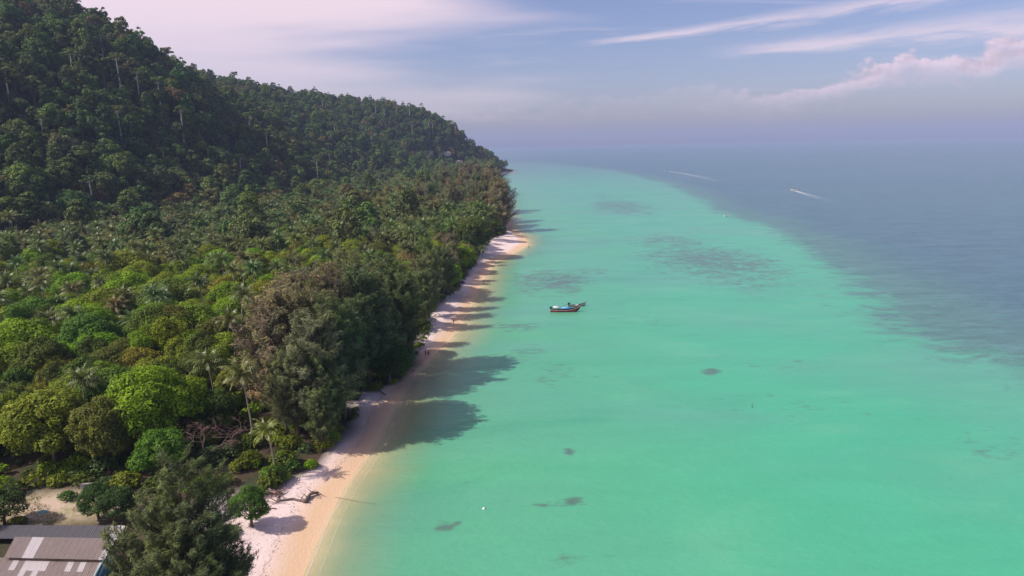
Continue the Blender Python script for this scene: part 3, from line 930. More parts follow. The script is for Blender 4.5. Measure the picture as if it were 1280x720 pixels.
# the foreground casuarinas: their own finer forms
for (px, py, Yd, spd, nb, tint, label, rz) in [
        (222, 576, 73.0, 5.5, 180, (.105, .130, .056), 'feathery dark green casuarina beside the corrugated roof', .5),
        (266, 660, 72.0, 4.4, 90, (.068, .090, .042), 'low dark casuarina at the edge of the sand beside a feathery taller one', 1.5),
        (176, 652, 72.5, 4.2, 100, (.098, .120, .052), 'casuarina hanging over the end of the corrugated roof', 2.5)]:
    x, y, zt = at(px, py, Yd); Ht = zt - 2.2
    TV, TF, CV, CF, CL = [], [], [], [], []
    for k, (dx, dy, hh) in enumerate([(0, 0, 1.0), (1.0, .35, .86), (-.9, -.2, .80), (.15, -.9, .72)]):
        tr_, cr_ = casuarina_form(Ht * hh, spd * .78, nb // 3, 60, .74, .075, low=.12)
        for P_, src in ((TV, tr_[0]), (CV, cr_[0])):
            q = np.array(src, float); u = np.clip(q[:, 2:3] / Ht, 0, 1.2)
            q[:, :2] += np.array([[dx, dy]]) * spd * .62 * u ** .8
            P_.append(q)
        TF += [tuple(i + sum(len(v_) for v_ in TV[:-1]) for i in f_) for f_ in tr_[1]]
        CF.append(cr_[1] + sum(len(v_) for v_ in CV[:-1])); CL.append(cr_[2])
    tr_ = (np.concatenate(TV), TF); cr_ = (np.concatenate(CV), np.concatenate(CF), np.concatenate(CL))
    e = empty('casuarina_tree', (x, y, hz(x, y) - .1), rz)
    tag(e, label, 'tree')
    tm = bpy.data.meshes.new('trunk'); tm.from_pydata([tuple(q) for q in tr_[0]], [], tr_[1]); tm.materials.append(M_bark); obj('trunk', tm, e)
    c_ = obj('crown', mesh_np('crown', cr_[0], cr_[1], [M_needle], False, fattr={'lv': cr_[2]}), e); c_['tint'] = tint
    taken.append((x, y, 3.0))

# large casuarina clump over the shaded beach
CLUMP = [(372, 372, 25, 0, 1.05, CAS[2]), (350, 410, 22, 3, 1.0, CAS[2]), (405, 362, 26, 1, 1.0, CAS[2]), (430, 345, 26, 0, 1.0, CAS[1]), (455, 360, 25, 2, 1.08, CAS[3]), (480, 342, 26, 1, .98, CAS[3]), (500, 358, 23, 3, .92, CAS[3]), (400, 400, 22, 0, .95, CAS[3]), (385, 430, 19, 2, .95, CAS[0]),
         (440, 410, 21, 3, .95, CAS[3]), (470, 395, 20, 2, .88, CAS[3]), (410, 460, 16, 2, .85, CAS[3]), (365, 455, 17, 1, .78, CAS[1]), (512, 385, 17, 1, .72, CAS[1]),
         (336, 412, 22, 3, 1, CAS[2]), (358, 392, 25, 0, 1, CAS[2]), (384, 396, 24, 3, 1, CAS[0]), (408, 402, 24, 1, 1, CAS[3]), (392, 420, 22, 3, 1, CAS[0]), (352, 470, 14, 2, 1, CAS[1]), (402, 500, 11, 0, 1, CAS[3])]
for i, (px, py, zt, fm, sc, tint) in enumerate(CLUMP):
    x, y = g(px, py, zt)
    Hf = [25, 27, 22, 24][fm]
    x = min(x, float(veg_x(y)) - 2)
    cw = ('brownish', 'olive green', 'grey brown', 'dark green')[CAS.index(tint)]; size_w = 'tall' if zt > 22 else 'shorter'
    tint = tuple(v_ * random.uniform(.9, 1.1) for v_ in tint)
    plant('casuarina', x, y, hz(x, y) - .1, zt / Hf * 1.03, random.uniform(0, 6.28), tint, '%s %s casuarina in the dense clump shading the beach' % (size_w, cw), '%s %s casuarinas in the clump shading the beach' % (size_w, cw), fm)
    taken.append((x, y, 2.6))
# casuarinas along the beach edge
EDGE = [(540, 338, 17, 2, .80, CAS[1]), (556, 328, 18, 1, .75, CAS[1]), (572, 322, 17, 3, .75, CAS[3]), (530, 352, 16, 0, .70, CAS[3]), (588, 330, 12, 2, .6, CAS[1]), (560, 345, 13, 2, .62, CAS[0]), (548, 372, 10, 1, .45, CAS[3])]
for (px, py, zt, fm, sc, tint) in EDGE:
    x, y = g(px, py, zt); x = min(x, float(veg_x(y)) - 1.0); Hf = [25, 27, 22, 24][fm]
    plant('casuarina', x, y, hz(x, y) - .1, zt / Hf * 1.05, random.uniform(0, 6.28), tint, '%s casuarina lining the pale pink beach' % ('brownish', 'olive green', 'grey brown', 'dark green')[CAS.index(tint)], 'casuarinas lining the beach', fm)
    taken.append((x, y, 3.0))
for (px, py, zt, fm, tint) in [(632, 238, 28, 3, CAS[2]), (620, 232, 28, 0, CAS[0]), (606, 226, 28, 1, CAS[2]), (628, 222, 30, 3, CAS[2]), (612, 212, 30, 0, CAS[0]), (598, 214, 30, 1, CAS[2]), (584, 212, 29, 3, CAS[0]), (570, 216, 28, 1, CAS[1]), (640, 232, 24, 2, CAS[0]), (622, 246, 22, 2, CAS[2]),
                               (594, 228, 27, 0, CAS[3]), (580, 226, 26, 2, CAS[0]), (556, 222, 27, 3, CAS[1]), (634, 262, 15, 1, CAS[2])]:
    x, y = g(px, py, zt); x = min(x, float(veg_x(y)) - .5); Hf = [25, 27, 22, 24][fm]
    plant('casuarina', x, y, hz(x, y) - .1, zt / Hf * 1.06, random.uniform(0, 6.28), tint, 'tall %s casuarina on the wooded point beyond the sand spit' % ('brownish', 'olive green', 'grey brown', 'dark green')[CAS.index(tint)], 'casuarinas on the point beyond the sand spit', fm)
    taken.append((x, y, 3.0))

keep_out = [(g(75, 690, 6.0), 15, 9.5), (g(75, 645, 2.0), 13, 6.5), (g(75, 660, 3.0), 13, 6), (g(285, 640, 2.0), 6, 9), (g(264, 572, 2.5), 8, 9)]


def blocked(x, y, pad=0.0, upto=None):
    return any(((x - c_[0]) / (a + pad)) ** 2 + ((y - c_[1]) / (b_ + pad)) ** 2 < 1 for c_, a, b_ in keep_out[:upto])


cand = {k: [] for k in ('broadleaf', 'palm', 'casuarina', 'rainforest', 'emergent')}
xs, ys = grid_points(-330, 0, 62, 1480, 6.9, .46)
zs = hq(xs, ys)
for x, y, z in zip(xs, ys, zs):
    e = float(veg_x(y)) - x
    if e < 2.5 or x < -0.86 * y - 48 or z > 9 or z < .8: continue
    if y < 300 and blocked(x, y): continue
    if (y < 98 and x > -110) or (y < 114 and x > -140 and x < -64): continue
    r = random.random()
    if y > 1120:
        kind = 'rainforest'
    elif y < 150 and e < 24:
        kind = 'broadleaf' if (e > 9 and r < .55) else 'none'
    elif e < 20 and 125 < y < 215:
        kind = 'broadleaf' if r < .08 else ('none' if r < .78 else 'casuarina')
    elif e < 16 and 215 <= y < 330:
        kind = 'casuarina' if r < .3 else 'broadleaf'
    elif e < 70 and y > 470:
        kind = 'casuarina' if r < .6 - .006 * e else ('palm' if r < .85 else 'broadleaf')
    elif y < 170:
        kind = 'palm' if r < .08 else 'broadleaf'
    elif y < 300:
        kind = 'palm' if r < .18 else 'broadleaf'
    else:
        kind = 'palm' if r < .52 else ('rainforest' if r > .93 else 'broadleaf')
    if kind == 'none' or not free(x, y, 4.6 if y < 140 else 2.6): continue
    cand[kind].append((x, y, z))
# hill
xs, ys = grid_points(-800, 10, 200, 1640, 11.5, .47)
zs = hq(xs, ys)
d_ = shore_dist(xs, ys)
px_, py_, dp_ = project(xs, ys, zs + 16)
vis = in_sight(xs, ys, zs + 20, 9.0)
ok = (zs > 8.5) & (d_ > 2.5) & (px_ > -60) & (px_ < 1300) & vis
ok |= (zs > 4) & (d_ > 2) & (ys > 1350) & vis & (px_ > 0)
HOUSES = []
for px0, py0, w_h, pk, lab in [(538, 191, 9, 0, 'white walled house with a brown roof alone among headland trees'), (558, 193, 17, 0, 'long white house with a brown roof on the wooded headland'), (574, 204, 13, 1, 'white house with a faded pinkish roof low on the headland')]:
    xh, yh = hit(px0, py0, 2.0)
    HOUSES.append(((xh, yh, hz(xh, yh)), w_h, pk, lab))
    # a cleared terrace in front of each house
    ux, uy = -xh / math.hypot(xh, yh), -yh / math.hypot(xh, yh)
    along = (xs - xh) * ux + (ys - yh) * uy; across = np.abs((xs - xh) * uy - (ys - yh) * ux)
    ok &= ~((along > -9) & (along < 42) & (across < w_h * .5 + 4))
hill_pts = np.stack([xs, ys, zs], 1)[ok]

# recognisable tall emergents on the hill: top pixel, base pixel
EMG = [((94, 57), (92, 100)), (((150), 62), (151, 110)), ((172, 82), (174, 120)), ((208, 56), (211, 92)), ((232, 82), (231, 106)), ((127, 40), (128, 62)), ((228, 128), (229, 172)), ((152, 128), (152, 172)), ((52, 140), (54, 172)), ((312, 138), (313, 176)), ((418, 150), (419, 172)), ((336, 158), (335, 190)), ((205, 182), (206, 210)),
       ((470, 128), (470, 146)), ((482, 130), (481, 148)), ((497, 131), (496, 148)), ((512, 127), (512, 146)), ((537, 147), (537, 168)), ((541, 149), (541, 168)), ((258, 218), (257, 250)), ((300, 190), (301, 222)), ((262, 180), (262, 205)), ((414, 186), (413, 215)), ((345, 140), (345, 160)), ((440, 170), (440, 190))]
for (tp, bp) in EMG:
    x, y = hit(bp[0], bp[1], 9.0)
    z = hz(x, y); d = ray(tp[0], tp[1]); zt = H + d[2] / d[1] * y
    Ht = float(np.clip(zt - z, 18, 46)); fm = random.randrange(3)
    plant('emergent', x, y, z - .3, Ht / [31, 28, 34][fm], random.uniform(0, 6.28), random.choice(HILLS[1:3]),
          'tall emergent tree with a bare pale trunk on the dark hillside' if y < 900 else 'slender tall tree rising over the far headland ridge',
          'emergent trees on the near hillside' if y < 900 else 'tall trees on the far headland', fm)

for x, y, z in hill_pts:
    if random.random() < .016:
        cand['emergent'].append((x, y, z))
    else:
        cand['rainforest'].append((x, y, z))
# planting: the largest in view become things, the rest one mass
stuff = []


def tint_for(kind, x, y):
    nz = float(fbm(x, y, 60, 21, 2))
    j = lambda c_: tuple(max(.008, v_ * random.uniform(.82, 1.2)) for v_ in c_)
    if kind == 'broadleaf':
        r = random.random() + nz * .5
        if y < 210: r = min(r, .93)
        if y < 150: r = min(r * .9, .85)
        if y < 150 and float(veg_x(y)) - x < 26: return j(DARK), 'dark green'
        if r < .30: return j(BRIGHT), 'bright green'
        if r < .62: return j(OLIVE), 'olive green'
        if r < .86: return j(DARK), 'dark green'
        if r < .95: return j(YELLOW), 'yellow green'
        return j(BROWN), 'brown tinged'
    if kind == 'palm':
        c_ = random.choice(PALM); return j(c_), ('grey green', 'yellowish', 'dark green')[PALM.index(c_)]
    if kind == 'casuarina':
        c_ = random.choice(CAS); return j(c_), ('brownish', 'olive', 'grey brown', 'dark green')[CAS.index(c_)]
    r = random.random()
    c_ = HILLS[0] if r < .38 else HILLS[1] if r < .70 else HILLS[2] if r < .86 else HILLS[4] if r < .96 else HILLS[3]
    return j(c_), ('brown tinged' if c_ == HILLS[3] else 'dull green' if c_ == HILLS[2] else 'dark green')




def labels_for(kind, word, x, y, z):
    if kind in ('broadleaf', 'palm'):
        zone = ('near the clearing and sheds' if y < 150 else 'behind the tall casuarina clump' if y < 240 else 'in the middle of the coastal plain' if y < 380 else 'in the grove at the foot of the hill')
        if kind == 'palm':
            return 'coconut palm with %s fronds %s' % (word, zone), '%s coconut palms %s' % (word, zone)
        return '%s broadleaf tree %s' % (word, zone), '%s broadleaf trees %s' % (word, zone)
    if kind == 'casuarina':
        return '%s casuarina within the belt of trees behind the beach' % word, '%s casuarinas in the belt behind the beach' % word
    zone = 'on the far headland' if y > 950 else 'at the foot of the hill' if z < 25 else 'on the lower hillside' if z < 60 else 'on the middle of the hillside' if z < 110 else 'high on the hillside near the crest'
    if kind == 'emergent':
        return 'pale trunked tree above the rainforest canopy %s' % zone, 'pale trunked trees %s' % zone
    return '%s rainforest tree %s' % (word, zone), '%s rainforest trees %s' % (word, zone)


LIMIT = dict(broadleaf=270, palm=280, casuarina=240, rainforest=295, emergent=90)
for kind, lst in cand.items():
    A_ = np.array(lst)
    if not len(A_): continue
    px_, py_, dp_ = project(A_[:, 0], A_[:, 1], A_[:, 2] + 9)
    seen = (px_ > 5) & (px_ < 1275) & (py_ < 705) & (py_ > -8)
    order = np.argsort(np.where(seen, dp_, 1e6))
    for r_, i in enumerate(order):
        x, y, z = A_[i]
        tint, word = tint_for(kind, x, y)
        near = y < 170
        sc = random.uniform(.72, 1.12) if kind == 'broadleaf' else random.uniform(.9, 1.2) * (1.12 if y > 300 else 1) if kind == 'palm' else random.uniform(.55, 1.2) if kind == 'rainforest' else random.uniform(.75, 1.1)
        if kind == 'casuarina': sc *= .85 if y > 400 else .58
        if kind == 'rainforest' and y > 1200: sc *= .85
        szz = random.uniform(.85, 1.2) if kind != 'palm' else 1.0
        rz = random.uniform(0, 6.28)
        if seen[i] and r_ < LIMIT[kind]:
            lab, grp = labels_for(kind, word, x, y, z)
            plant(kind, float(x), float(y), float(z) - .3, sc, rz, tint, lab, grp, None, szz)
        else:
            stuff.append((x, y, z - .3, random.choice(form_index[kind]), rz, sc, sc * szz, *tint))
ST = np.array(stuff)
o = gn_scatter('distant_forest', ST[:, :3], ST[:, 3], ST[:, 4], np.stack([ST[:, 5], ST[:, 5], ST[:, 6]], 1), ST[:, 7:10])
tag(o, 'unbroken mass of rainforest covering the hill and plain', 'forest', kind='stuff')

# undergrowth between the trunks
ug = []
xs, ys = grid_points(-260, 0, 66, 480, 4.2, .48)
zs = hq(xs, ys)
for x, y, z in zip(xs, ys, zs):
    e = float(veg_x(y)) - x
    if e < 1.5 or x < -0.86 * y - 40 or z < .8 or blocked(x, y, .5, 4): continue
    ug.append((x, y, z))
for x, y, z in hill_pts:
    for k in range(2):
        ug.append((x + random.uniform(-5, 5), y + random.uniform(-5, 5), z))
ug = np.array(ug)
zz = hq(ug[:, 0], ug[:, 1])
fi = rng.choice(form_index['shrub'], len(ug)); hillm = zz > 7
s1 = np.where(hillm, rng.uniform(1.6, 2.9, len(ug)), rng.uniform(.6, 1.5, len(ug)))
pal = np.array([DARK, OLIVE, BRIGHT, HILLS[0]])[rng.integers(0, 4, len(ug))] * rng.uniform(.6, 1.0, (len(ug), 1))
pal = np.where(hillm[:, None], np.array([HILLS[0]]) * rng.uniform(.8, 1.2, (len(ug), 1)), pal)
o = gn_scatter('undergrowth', np.stack([ug[:, 0], ug[:, 1], zz - .15], 1), fi, rng.uniform(0, 6.28, len(ug)), np.stack([s1, s1, s1 * np.where(hillm, 1.6, 1.0)], 1), pal)
tag(o, 'low leafy undergrowth between the trunks', 'undergrowth', kind='stuff')

# shrubs along the edge of the sand
for i in range(46):
    y = 100 + 320 * (i / 46) ** 1.2 + random.uniform(-2, 2)
    x = float(veg_x(y)) - random.uniform(.2, 2.6)
    if blocked(x, y): continue
    t_ = random.choice([BRIGHT, OLIVE, DARK]); t_ = tuple(v_ * random.uniform(.8, 1.1) for v_ in t_)
    plant('shrub', x, y, hz(x, y) - .1, random.uniform(.6, 1.2), random.uniform(0, 6.28), t_, 'leafy shrub at the edge of the sand under the trees', 'shrubs along the edge of the sand')
for px, py, sc, t_, lab in [(283, 655, .80, (.085, .16, .018), 'bright green bush at the foot of the small beach tree'), (325, 607, .85, (.075, .14, .018), 'wide leafy bush beside the small beach tree'), (340, 590, 1.1, (.060, .115, .018), 'green bush below the young coconut palm'),
                            (365, 575, 1.2, (.050, .10, .018), 'spreading bush between the young palm and the shaded sand'), (84, 620, .8, (.055, .12, .02), 'low green shrub at the back of the dry clearing'), (22, 652, .6, (.12, .14, .02), 'small yellowish shrub beside the dark bushy tree'), (95, 592, 1.0, (.06, .10, .03), 'broad leaved bush in the shade of the olive trees')]:
    x, y = g(px, py, 3.0)
    plant('shrub', x, y, hz(x, y) - .1, sc, random.uniform(0, 6.28), t_, lab)
# bare trees
for px, py, zc, Ht, mat, lab, sp_ in [(262, 562, 5.0, 11.0, M_deadwood, 'wide bare brown tree with tangled branches behind the beach path', .95), (290, 552, 4.0, 9.5, M_deadwood, 'smaller bare tree tangled beside the fallen brown one', .95), (236, 556, 4.0, 8.5, M_deadwood, 'low bare brown tree tangled against the bright green tree', 1.0), (77, 285, 9.0, 15, M_palebark, 'dead tree with a straight pale trunk at the foot of the hill', .25), (168, 448, 8.0, 9.0, M_deadwood, 'leafless brown tree among the bright green crowns', .7)]:
    x, y = g(px, py, zc)
    bv, bf = bare_form(Ht, sp_, 5 if sp_ > .8 else 4, .5 if sp_ < .8 else .1)
    e = empty('bare_tree', (x, y, hz(x, y) - .1), random.uniform(0, 6.28)); tag(e, lab, 'dead tree')
    tm = bpy.data.meshes.new('branches'); tm.from_pydata([tuple(q) for q in bv], [], bf); tm.materials.append(mat); obj('branches', tm, e)

# ------------------------------------------------------------------ sheds at the corner of the clearing
def corrugated_mat(name, c1, c2, rust):
    m, t, out = new_mat(name)
    p = t.new('ShaderNodeBsdfPrincipled'); p.inputs['Roughness'].default_value = .6; p.inputs['Specular IOR Level'].default_value = .35
    g_ = t.new('ShaderNodeNewGeometry').outputs['Position']
    n1 = t.noise(g_, .8, 5, .6); n2 = t.noise(t.mapping(g_, (6, .7, 1)), 1.0, 4, .6)
    c = t.mix(n1, c1, c2); c = t.mix(t.m('MULTIPLY', t.ramp01(n2, .5, .75), .6), c, rust)
    t.l.new(c, p.inputs['Base Color']); t.l.new(p.outputs[0], out.inputs[0])
    return m


M_roof = corrugated_mat('weathered_roof_sheet', (.33, .265, .24), (.27, .215, .195), (.20, .13, .10))
M_pale = corrugated_mat('pale_roof_sheet', (.66, .60, .60), (.58, .53, .53), (.46, .38, .34))
M_darkroof = corrugated_mat('dark_roof_sheet', (.13, .125, .135), (.105, .10, .115), (.17, .12, .10))
M_plaster = simple('plaster', (.42, .38, .34), .9, .3, 1.5)
M_teal = simple('teal_paint', (.10, .26, .28), .7, .25, 1.5)
M_conc = simple('concrete', (.42, .37, .37), .9, .25, .8)
M_white = simple('white_paint', (.78, .76, .74), .5, .1, 1.0)
M_glass = simple('window_glass', (.03, .04, .05), .1, .1, 1.0, .6)


def V3(p, z):
    x, y = g(p[0], p[1], z); return Vector((x, y, z))


def sheet_mesh(a, b, c, d, ribs=4, amp=.035, th=.012):
    """corrugated sheet a-b along the top edge, d-c along the bottom edge"""
    nrm = (b - a).cross(d - a).normalized()
    if nrm.z < 0: nrm = -nrm
    k = ribs * 4; v = []; f = []
    for side in (0, 1):
        for i in range(k + 1):
            u = i / k; o_ = nrm * (amp * math.sin(2 * math.pi * ribs * u) - side * th)
            v += [a.lerp(b, u) + o_, d.lerp(c, u) + o_]
    w = 2 * (k + 1)
    for i in range(k):
        f.append((2 * i, 2 * i + 1, 2 * i + 3, 2 * i + 2)); f.append((w + 2 * i, w + 2 * i + 2, w + 2 * i + 3, w + 2 * i + 1))
        f.append((2 * i, 2 * i + 2, w + 2 * i + 2, w + 2 * i)); f.append((2 * i + 1, w + 2 * i + 1, w + 2 * i + 3, 2 * i + 3))
    return v, f


def roof_plane(root, name, a, b, c, d, ncol, rows, pale, mat, seed):
    """rafters as the part, one sheet per column and row as its pieces"""
    rnd = random.Random(seed)
    rf = MB()
    for u in (0.02, .25, .5, .75, .98):
        p0 = a.lerp(b, u) - Vector((0, 0, .16)); p1 = d.lerp(c, u) - Vector((0, 0, .16))
        rf.tube([p0, p1], .06, 4)
    part = rf.build(name, M_bark, root)
    inv = Matrix.Translation(-root.location)
    for p_ in part.data.vertices: p_.co = inv @ p_.co
    for i in range(ncol):
        for r_ in range(rows):
            u0, u1 = i / ncol - .0015, (i + 1) / ncol + .0015
            v0, v1 = r_ / rows, (r_ + 1) / rows + (.012 if r_ < rows - 1 else 0)
            q = lambda u, v: a.lerp(b, u).lerp(d.lerp(c, u), v)
            lift = Vector((0, 0, .008 * (i % 2) + .016 * (rows - 1 - r_) + rnd.uniform(0, .01)))
            sv, sf = sheet_mesh(q(u0, v0) + lift, q(u1, v0) + lift, q(u1, v1) + lift, q(u0, v1) + lift)
            me = bpy.data.meshes.new('roof_sheet'); me.from_pydata([tuple(inv @ x_) for x_ in sv], [], sf)
            isp = any(lo <= (i + .5) / ncol < hi and r_ in rr for lo, hi, rr in pale)
            me.materials.append(M_pale if isp else mat)
            so = obj('roof_sheet', me, part)
            if isp: so['label'] = 'pale roof sheet'


A1, B1, C1, D1 = V3((19, 671), 5.4), V3((145, 673), 5.4), V3((130, 700), 4.6), V3((5, 697), 4.6)
base = (A1 + B1 + C1 + D1) / 4
s1 = empty('shed', (base.x, base.y, 2.2)); tag(s1, 'shed with a weathered grey brown corrugated roof and pale sheets', 'shed')
roof_plane(s1, 'upper_roof', A1, B1, C1, D1, 17, 1, [(.17, .30, (0,)), (.94, 1.0, (0,))], M_roof, 1)
uu = (B1 - A1).normalized(); dn = ((C1 - B1) + (D1 - A1)).normalized()
E1 = D1 - Vector((0, 0, .55)) - dn * .6 - uu * 1.4; F1 = C1 - Vector((0, 0, .55)) - dn * .6 + uu * .1
dn2 = Vector((dn.x, dn.y, dn.z - .04)).normalized()
roof_plane(s1, 'lower_roof', E1, F1, F1 + dn2 * 8.0, E1 + dn2 * 8.0, 18, 4, [(.30, .345, (0, 1)), (.345, .50, (0,)), (.40, .46, (1, 2)), (.17, .24, (0,)), (.66, .72, (0,)), (.80, .86, (0,)), (.96, 1.0, (0, 1, 2))], M_roof, 2)


def quad_wall(root, name, p, q, z0, z1, th, mat, drop0=0, drop1=0):
    d = (q - p); d.z = 0; d.normalize(); nn_ = Vector((-d.y, d.x, 0)) * th
    o = root.location
    mb = MB()
    b_ = [Vector((x_.x, x_.y, 0)) for x_ in (p, q, q + nn_, p + nn_)]
    zt = [z1 - drop0, z1 - drop1, z1 - drop1, z1 - drop0]
    mb.hexa([(w_.x - o.x, w_.y - o.y, z0 - o.z) for w_ in b_], [(w_.x - o.x, w_.y - o.y, zz_ - o.z) for w_, zz_ in zip(b_, zt)])
    return mb.build(name, mat, root)


i1 = lambda p, k=.5: p + (base - p).normalized() * k
quad_wall(s1, 'end_wall', i1(B1, .5), F1 + dn2 * 7.6 - uu * .3, 1.6, 4.95, .12, M_teal, 0, 1.15)
quad_wall(s1, 'back_wall', i1(A1, .5), i1(B1, .6), 1.6, 5.15, .12, M_plaster)
quad_wall(s1, 'front_wall', E1 + dn2 * 7.6 + uu * .4, F1 + dn2 * 7.6 - uu * .4, 1.6, 3.6, .12, M_plaster)
quad_wall(s1, 'clerestory', i1(D1, .6), i1(C1, .6), 3.9, 4.45, .1, M_bark)
# dark roofed shed behind it
A2, B2, C2, D2 = V3((-40, 656), 3.9), V3((156, 657), 3.9), V3((149, 674), 3.5), V3((-58, 673), 3.5)
b2 = (A2 + B2 + C2 + D2) / 4
s2 = empty('shed', (b2.x, b2.y, 2.2)); tag(s2, 'low shed with a dark grey roof beside the dry grass clearing', 'shed')
roof_plane(s2, 'roof', A2, B2, C2, D2, 24, 1, [(.93, 1.0, (0,))], M_darkroof, 3)
base2 = b2
quad_wall(s2, 'back_wall', A2 + (b2 - A2).normalized() * .4, B2 + (b2 - B2).normalized() * .4, 1.6, 3.7, .12, M_plaster)
quad_wall(s2, 'end_wall', B2 + (b2 - B2).normalized() * .4, C2 + (b2 - C2).normalized() * .4, 1.6, 3.6, .12, M_teal, 0, .3)
# low wall under the olive trees
p0 = V3((100, 611), 2.4); p1 = V3((146, 609), 2.4)
w_ = empty('garden_wall', (p0.x, p0.y, 2.3)); tag(w_, 'low grey wall in the shade behind the clearing', 'wall')
quad_wall(w_, 'wall', p0, p1, 1.9, 3.2, .2, M_conc)
quad_wall(w_, 'coping', p0 + Vector((-.06, -.06, 0)), p1 + Vector((.06, -.06, 0)), 3.202, 3.30, .32, M_conc)
# crumpled tarp on the grass
tx, ty = g(53, 641, 2.4)
tz = hz(tx, ty)
mb = MB(); k = 9
for j in range(k):
    for i in range(k):
        u, v = i / (k - 1) - .5, j / (k - 1) - .5
        mb.v.append((u * 1.3 + random.uniform(-.06, .06), v * .9 + random.uniform(-.06, .06), max(0, .5 * (1 - 4 * max(u * u, v * v))) * random.uniform(.45, 1.0)))
for j in range(k - 1):
    for i in range(k - 1):
        q = j * k + i; mb.f.append((q, q + 1, q + k + 1, q + k))
o = mb.build('tarp', simple('teal_tarp', (.25, .50, .50), .5, .3, 3.0)); o.location = (tx, ty, tz + .02)
o.modifiers.new('thickness', 'SOLIDIFY').thickness = .02
tag(o, 'crumpled pale teal tarp lying on the dry grass', 'tarp')
# dry grass tufts in the clearing
gv, gf = [], []
for i in range(5200):
    a, r_ = random.uniform(0, 6.28), math.sqrt(random.random())
    x, y = cx0 + math.cos(a) * r_ * 12.5, cy0 + math.sin(a) * r_ * 5.2
    if float(vnoise(x, y, 3.0, 31)) < -.05: continue
    z = float(hq(x, y)); h_ = random.uniform(.12, .38); b_ = random.uniform(0, 3.14); w2 = .05
    q = len(gv); gv += [(x - math.cos(b_) * w2, y - math.sin(b_) * w2, z - .05), (x + math.cos(b_) * w2, y + math.sin(b_) * w2, z - .05), (x + random.uniform(-.15, .15), y + random.uniform(-.15, .15), z + h_)]
    gf.append((q, q + 1, q + 2))
me = bpy.data.meshes.new('grass'); me.from_pydata(gv, [], gf); me.materials.append(simple('dry_grass', (.22, .22, .07), .9, .5, .4, .1))
tag(obj('grass', me), 'short dry grass in the clearing behind the sheds', 'grass', kind='stuff')
# paved path to the beach
P0 = [(262, 622), (281, 609), (286, 640), (266, 648)]
pv = []
for (a, b_) in P0:
    x, y = g(a, b_, 2.6); pv.append((x, y))
z0 = max(hz(x, y) for x, y in pv)
mb = MB(); mb.hexa([(x, y, z0 - .6) for x, y in pv], [(x, y, z0 + .08) for x, y in pv]); tag(mb.build('path', M_conc), kind='structure')


# ------------------------------------------------------------------ on the beach
def log(name, pts, rr, label, cat='driftwood', twigs=0, seed=1):
    rnd = random.Random(seed)
    P_ = []
    for (px, py, up) in pts:
        x, y = g(px, py, 1.6)
        P_.append(Vector((x, y, hz(x, y) + up)))
    o_ = Vector(P_[0]); e = empty(name, tuple(o_)); tag(e, label, cat)
    fine = []
    for a, b_ in zip(P_[:-1], P_[1:]):
        for k in range(4):
            fine.append(a.lerp(b_, k / 4) - o_ + Vector((rnd.uniform(-.06, .06),) * 3))
    fine.append(P_[-1] - o_)
    n_ = len(fine)
    mb = MB(); mb.tube(fine, [rr[0] + (rr[1] - rr[0]) * i / (n_ - 1) + rnd.uniform(-.02, .02) for i in range(n_)], 8)
    mb.build('log', M_drift, e, True)
    for k in range(twigs):
        p_ = fine[rnd.randrange(n_)]
        d = Vector((rnd.uniform(-1, 1), rnd.uniform(-1, 1), rnd.uniform(.2, 1))).normalized()
        L = rnd.uniform(.7, 1.8)
        mb = MB(); mb.tube([p_, p_ + d * L * .5 + Vector((0, 0, .1)), p_ + d * L], [.09, .06, .02], 5); mb.build('branch', M_drift, e)
    return e


log('driftwood_log', [(345, 622, .12), (366, 618, .15), (384, 620, .2)], (.16, .24), 'long grey driftwood log lying across the sand', twigs=4, seed=3)
log('driftwood_log', [(380, 621, .2), (388, 612, .5), (397, 609, .25)], (.34, .22), 'thick driftwood stump with upturned roots on the open sand', twigs=9, seed=4)
log('driftwood_log', [(325, 632, .1), (345, 631, .1)], (.10, .07), 'thin straight driftwood pole on the sand', twigs=1, seed=5)
log('driftwood_log', [(340, 605, .1), (352, 612, .15), (346, 620, .1)], (.18, .08), 'forked driftwood bough beside the pile of dead fronds', twigs=7, seed=6)
log('driftwood_log', [(294, 668, .15), (302, 676, .1)], (.13, .07), 'dark driftwood branch in the shade of the small beach tree', twigs=7, seed=8)
log('driftwood_log', [(308, 681, .1), (312, 672, .1)], (.07, .05), 'short dark stick lying in the tree shadow', twigs=0, seed=9)
log('driftwood_log', [(452, 485, .2), (470, 482, .3), (482, 488, .2)], (.25, .12), 'reddish driftwood log under the almond tree', twigs=8, seed=10)
# heap of dead palm fronds
hx, hy = g(345, 612, 1.8)
hv = MB()
for i in range(70):
    a = random.uniform(0, 6.28); r_ = abs(random.gauss(0, 1.3)); x, y = hx + math.cos(a) * r_ * .8, hy + math.sin(a) * r_ * 2.0
    z = hz(x, y) + random.uniform(.05, .35); b_ = random.uniform(0, 6.28); L = random.uniform(.8, 1.8)
    hv.tube([(x, y, z), (x + math.cos(b_) * L, y + math.sin(b_) * L, z + random.uniform(-.1, .25))], [.07, .03], 3)
tag(hv.build('dead_fronds', simple('dead_frond', (.30, .19, .15), .95, .4, 2.0, .1)), 'heap of dry pinkish brown palm fronds at the edge of the sand', 'dead fronds', kind='stuff')


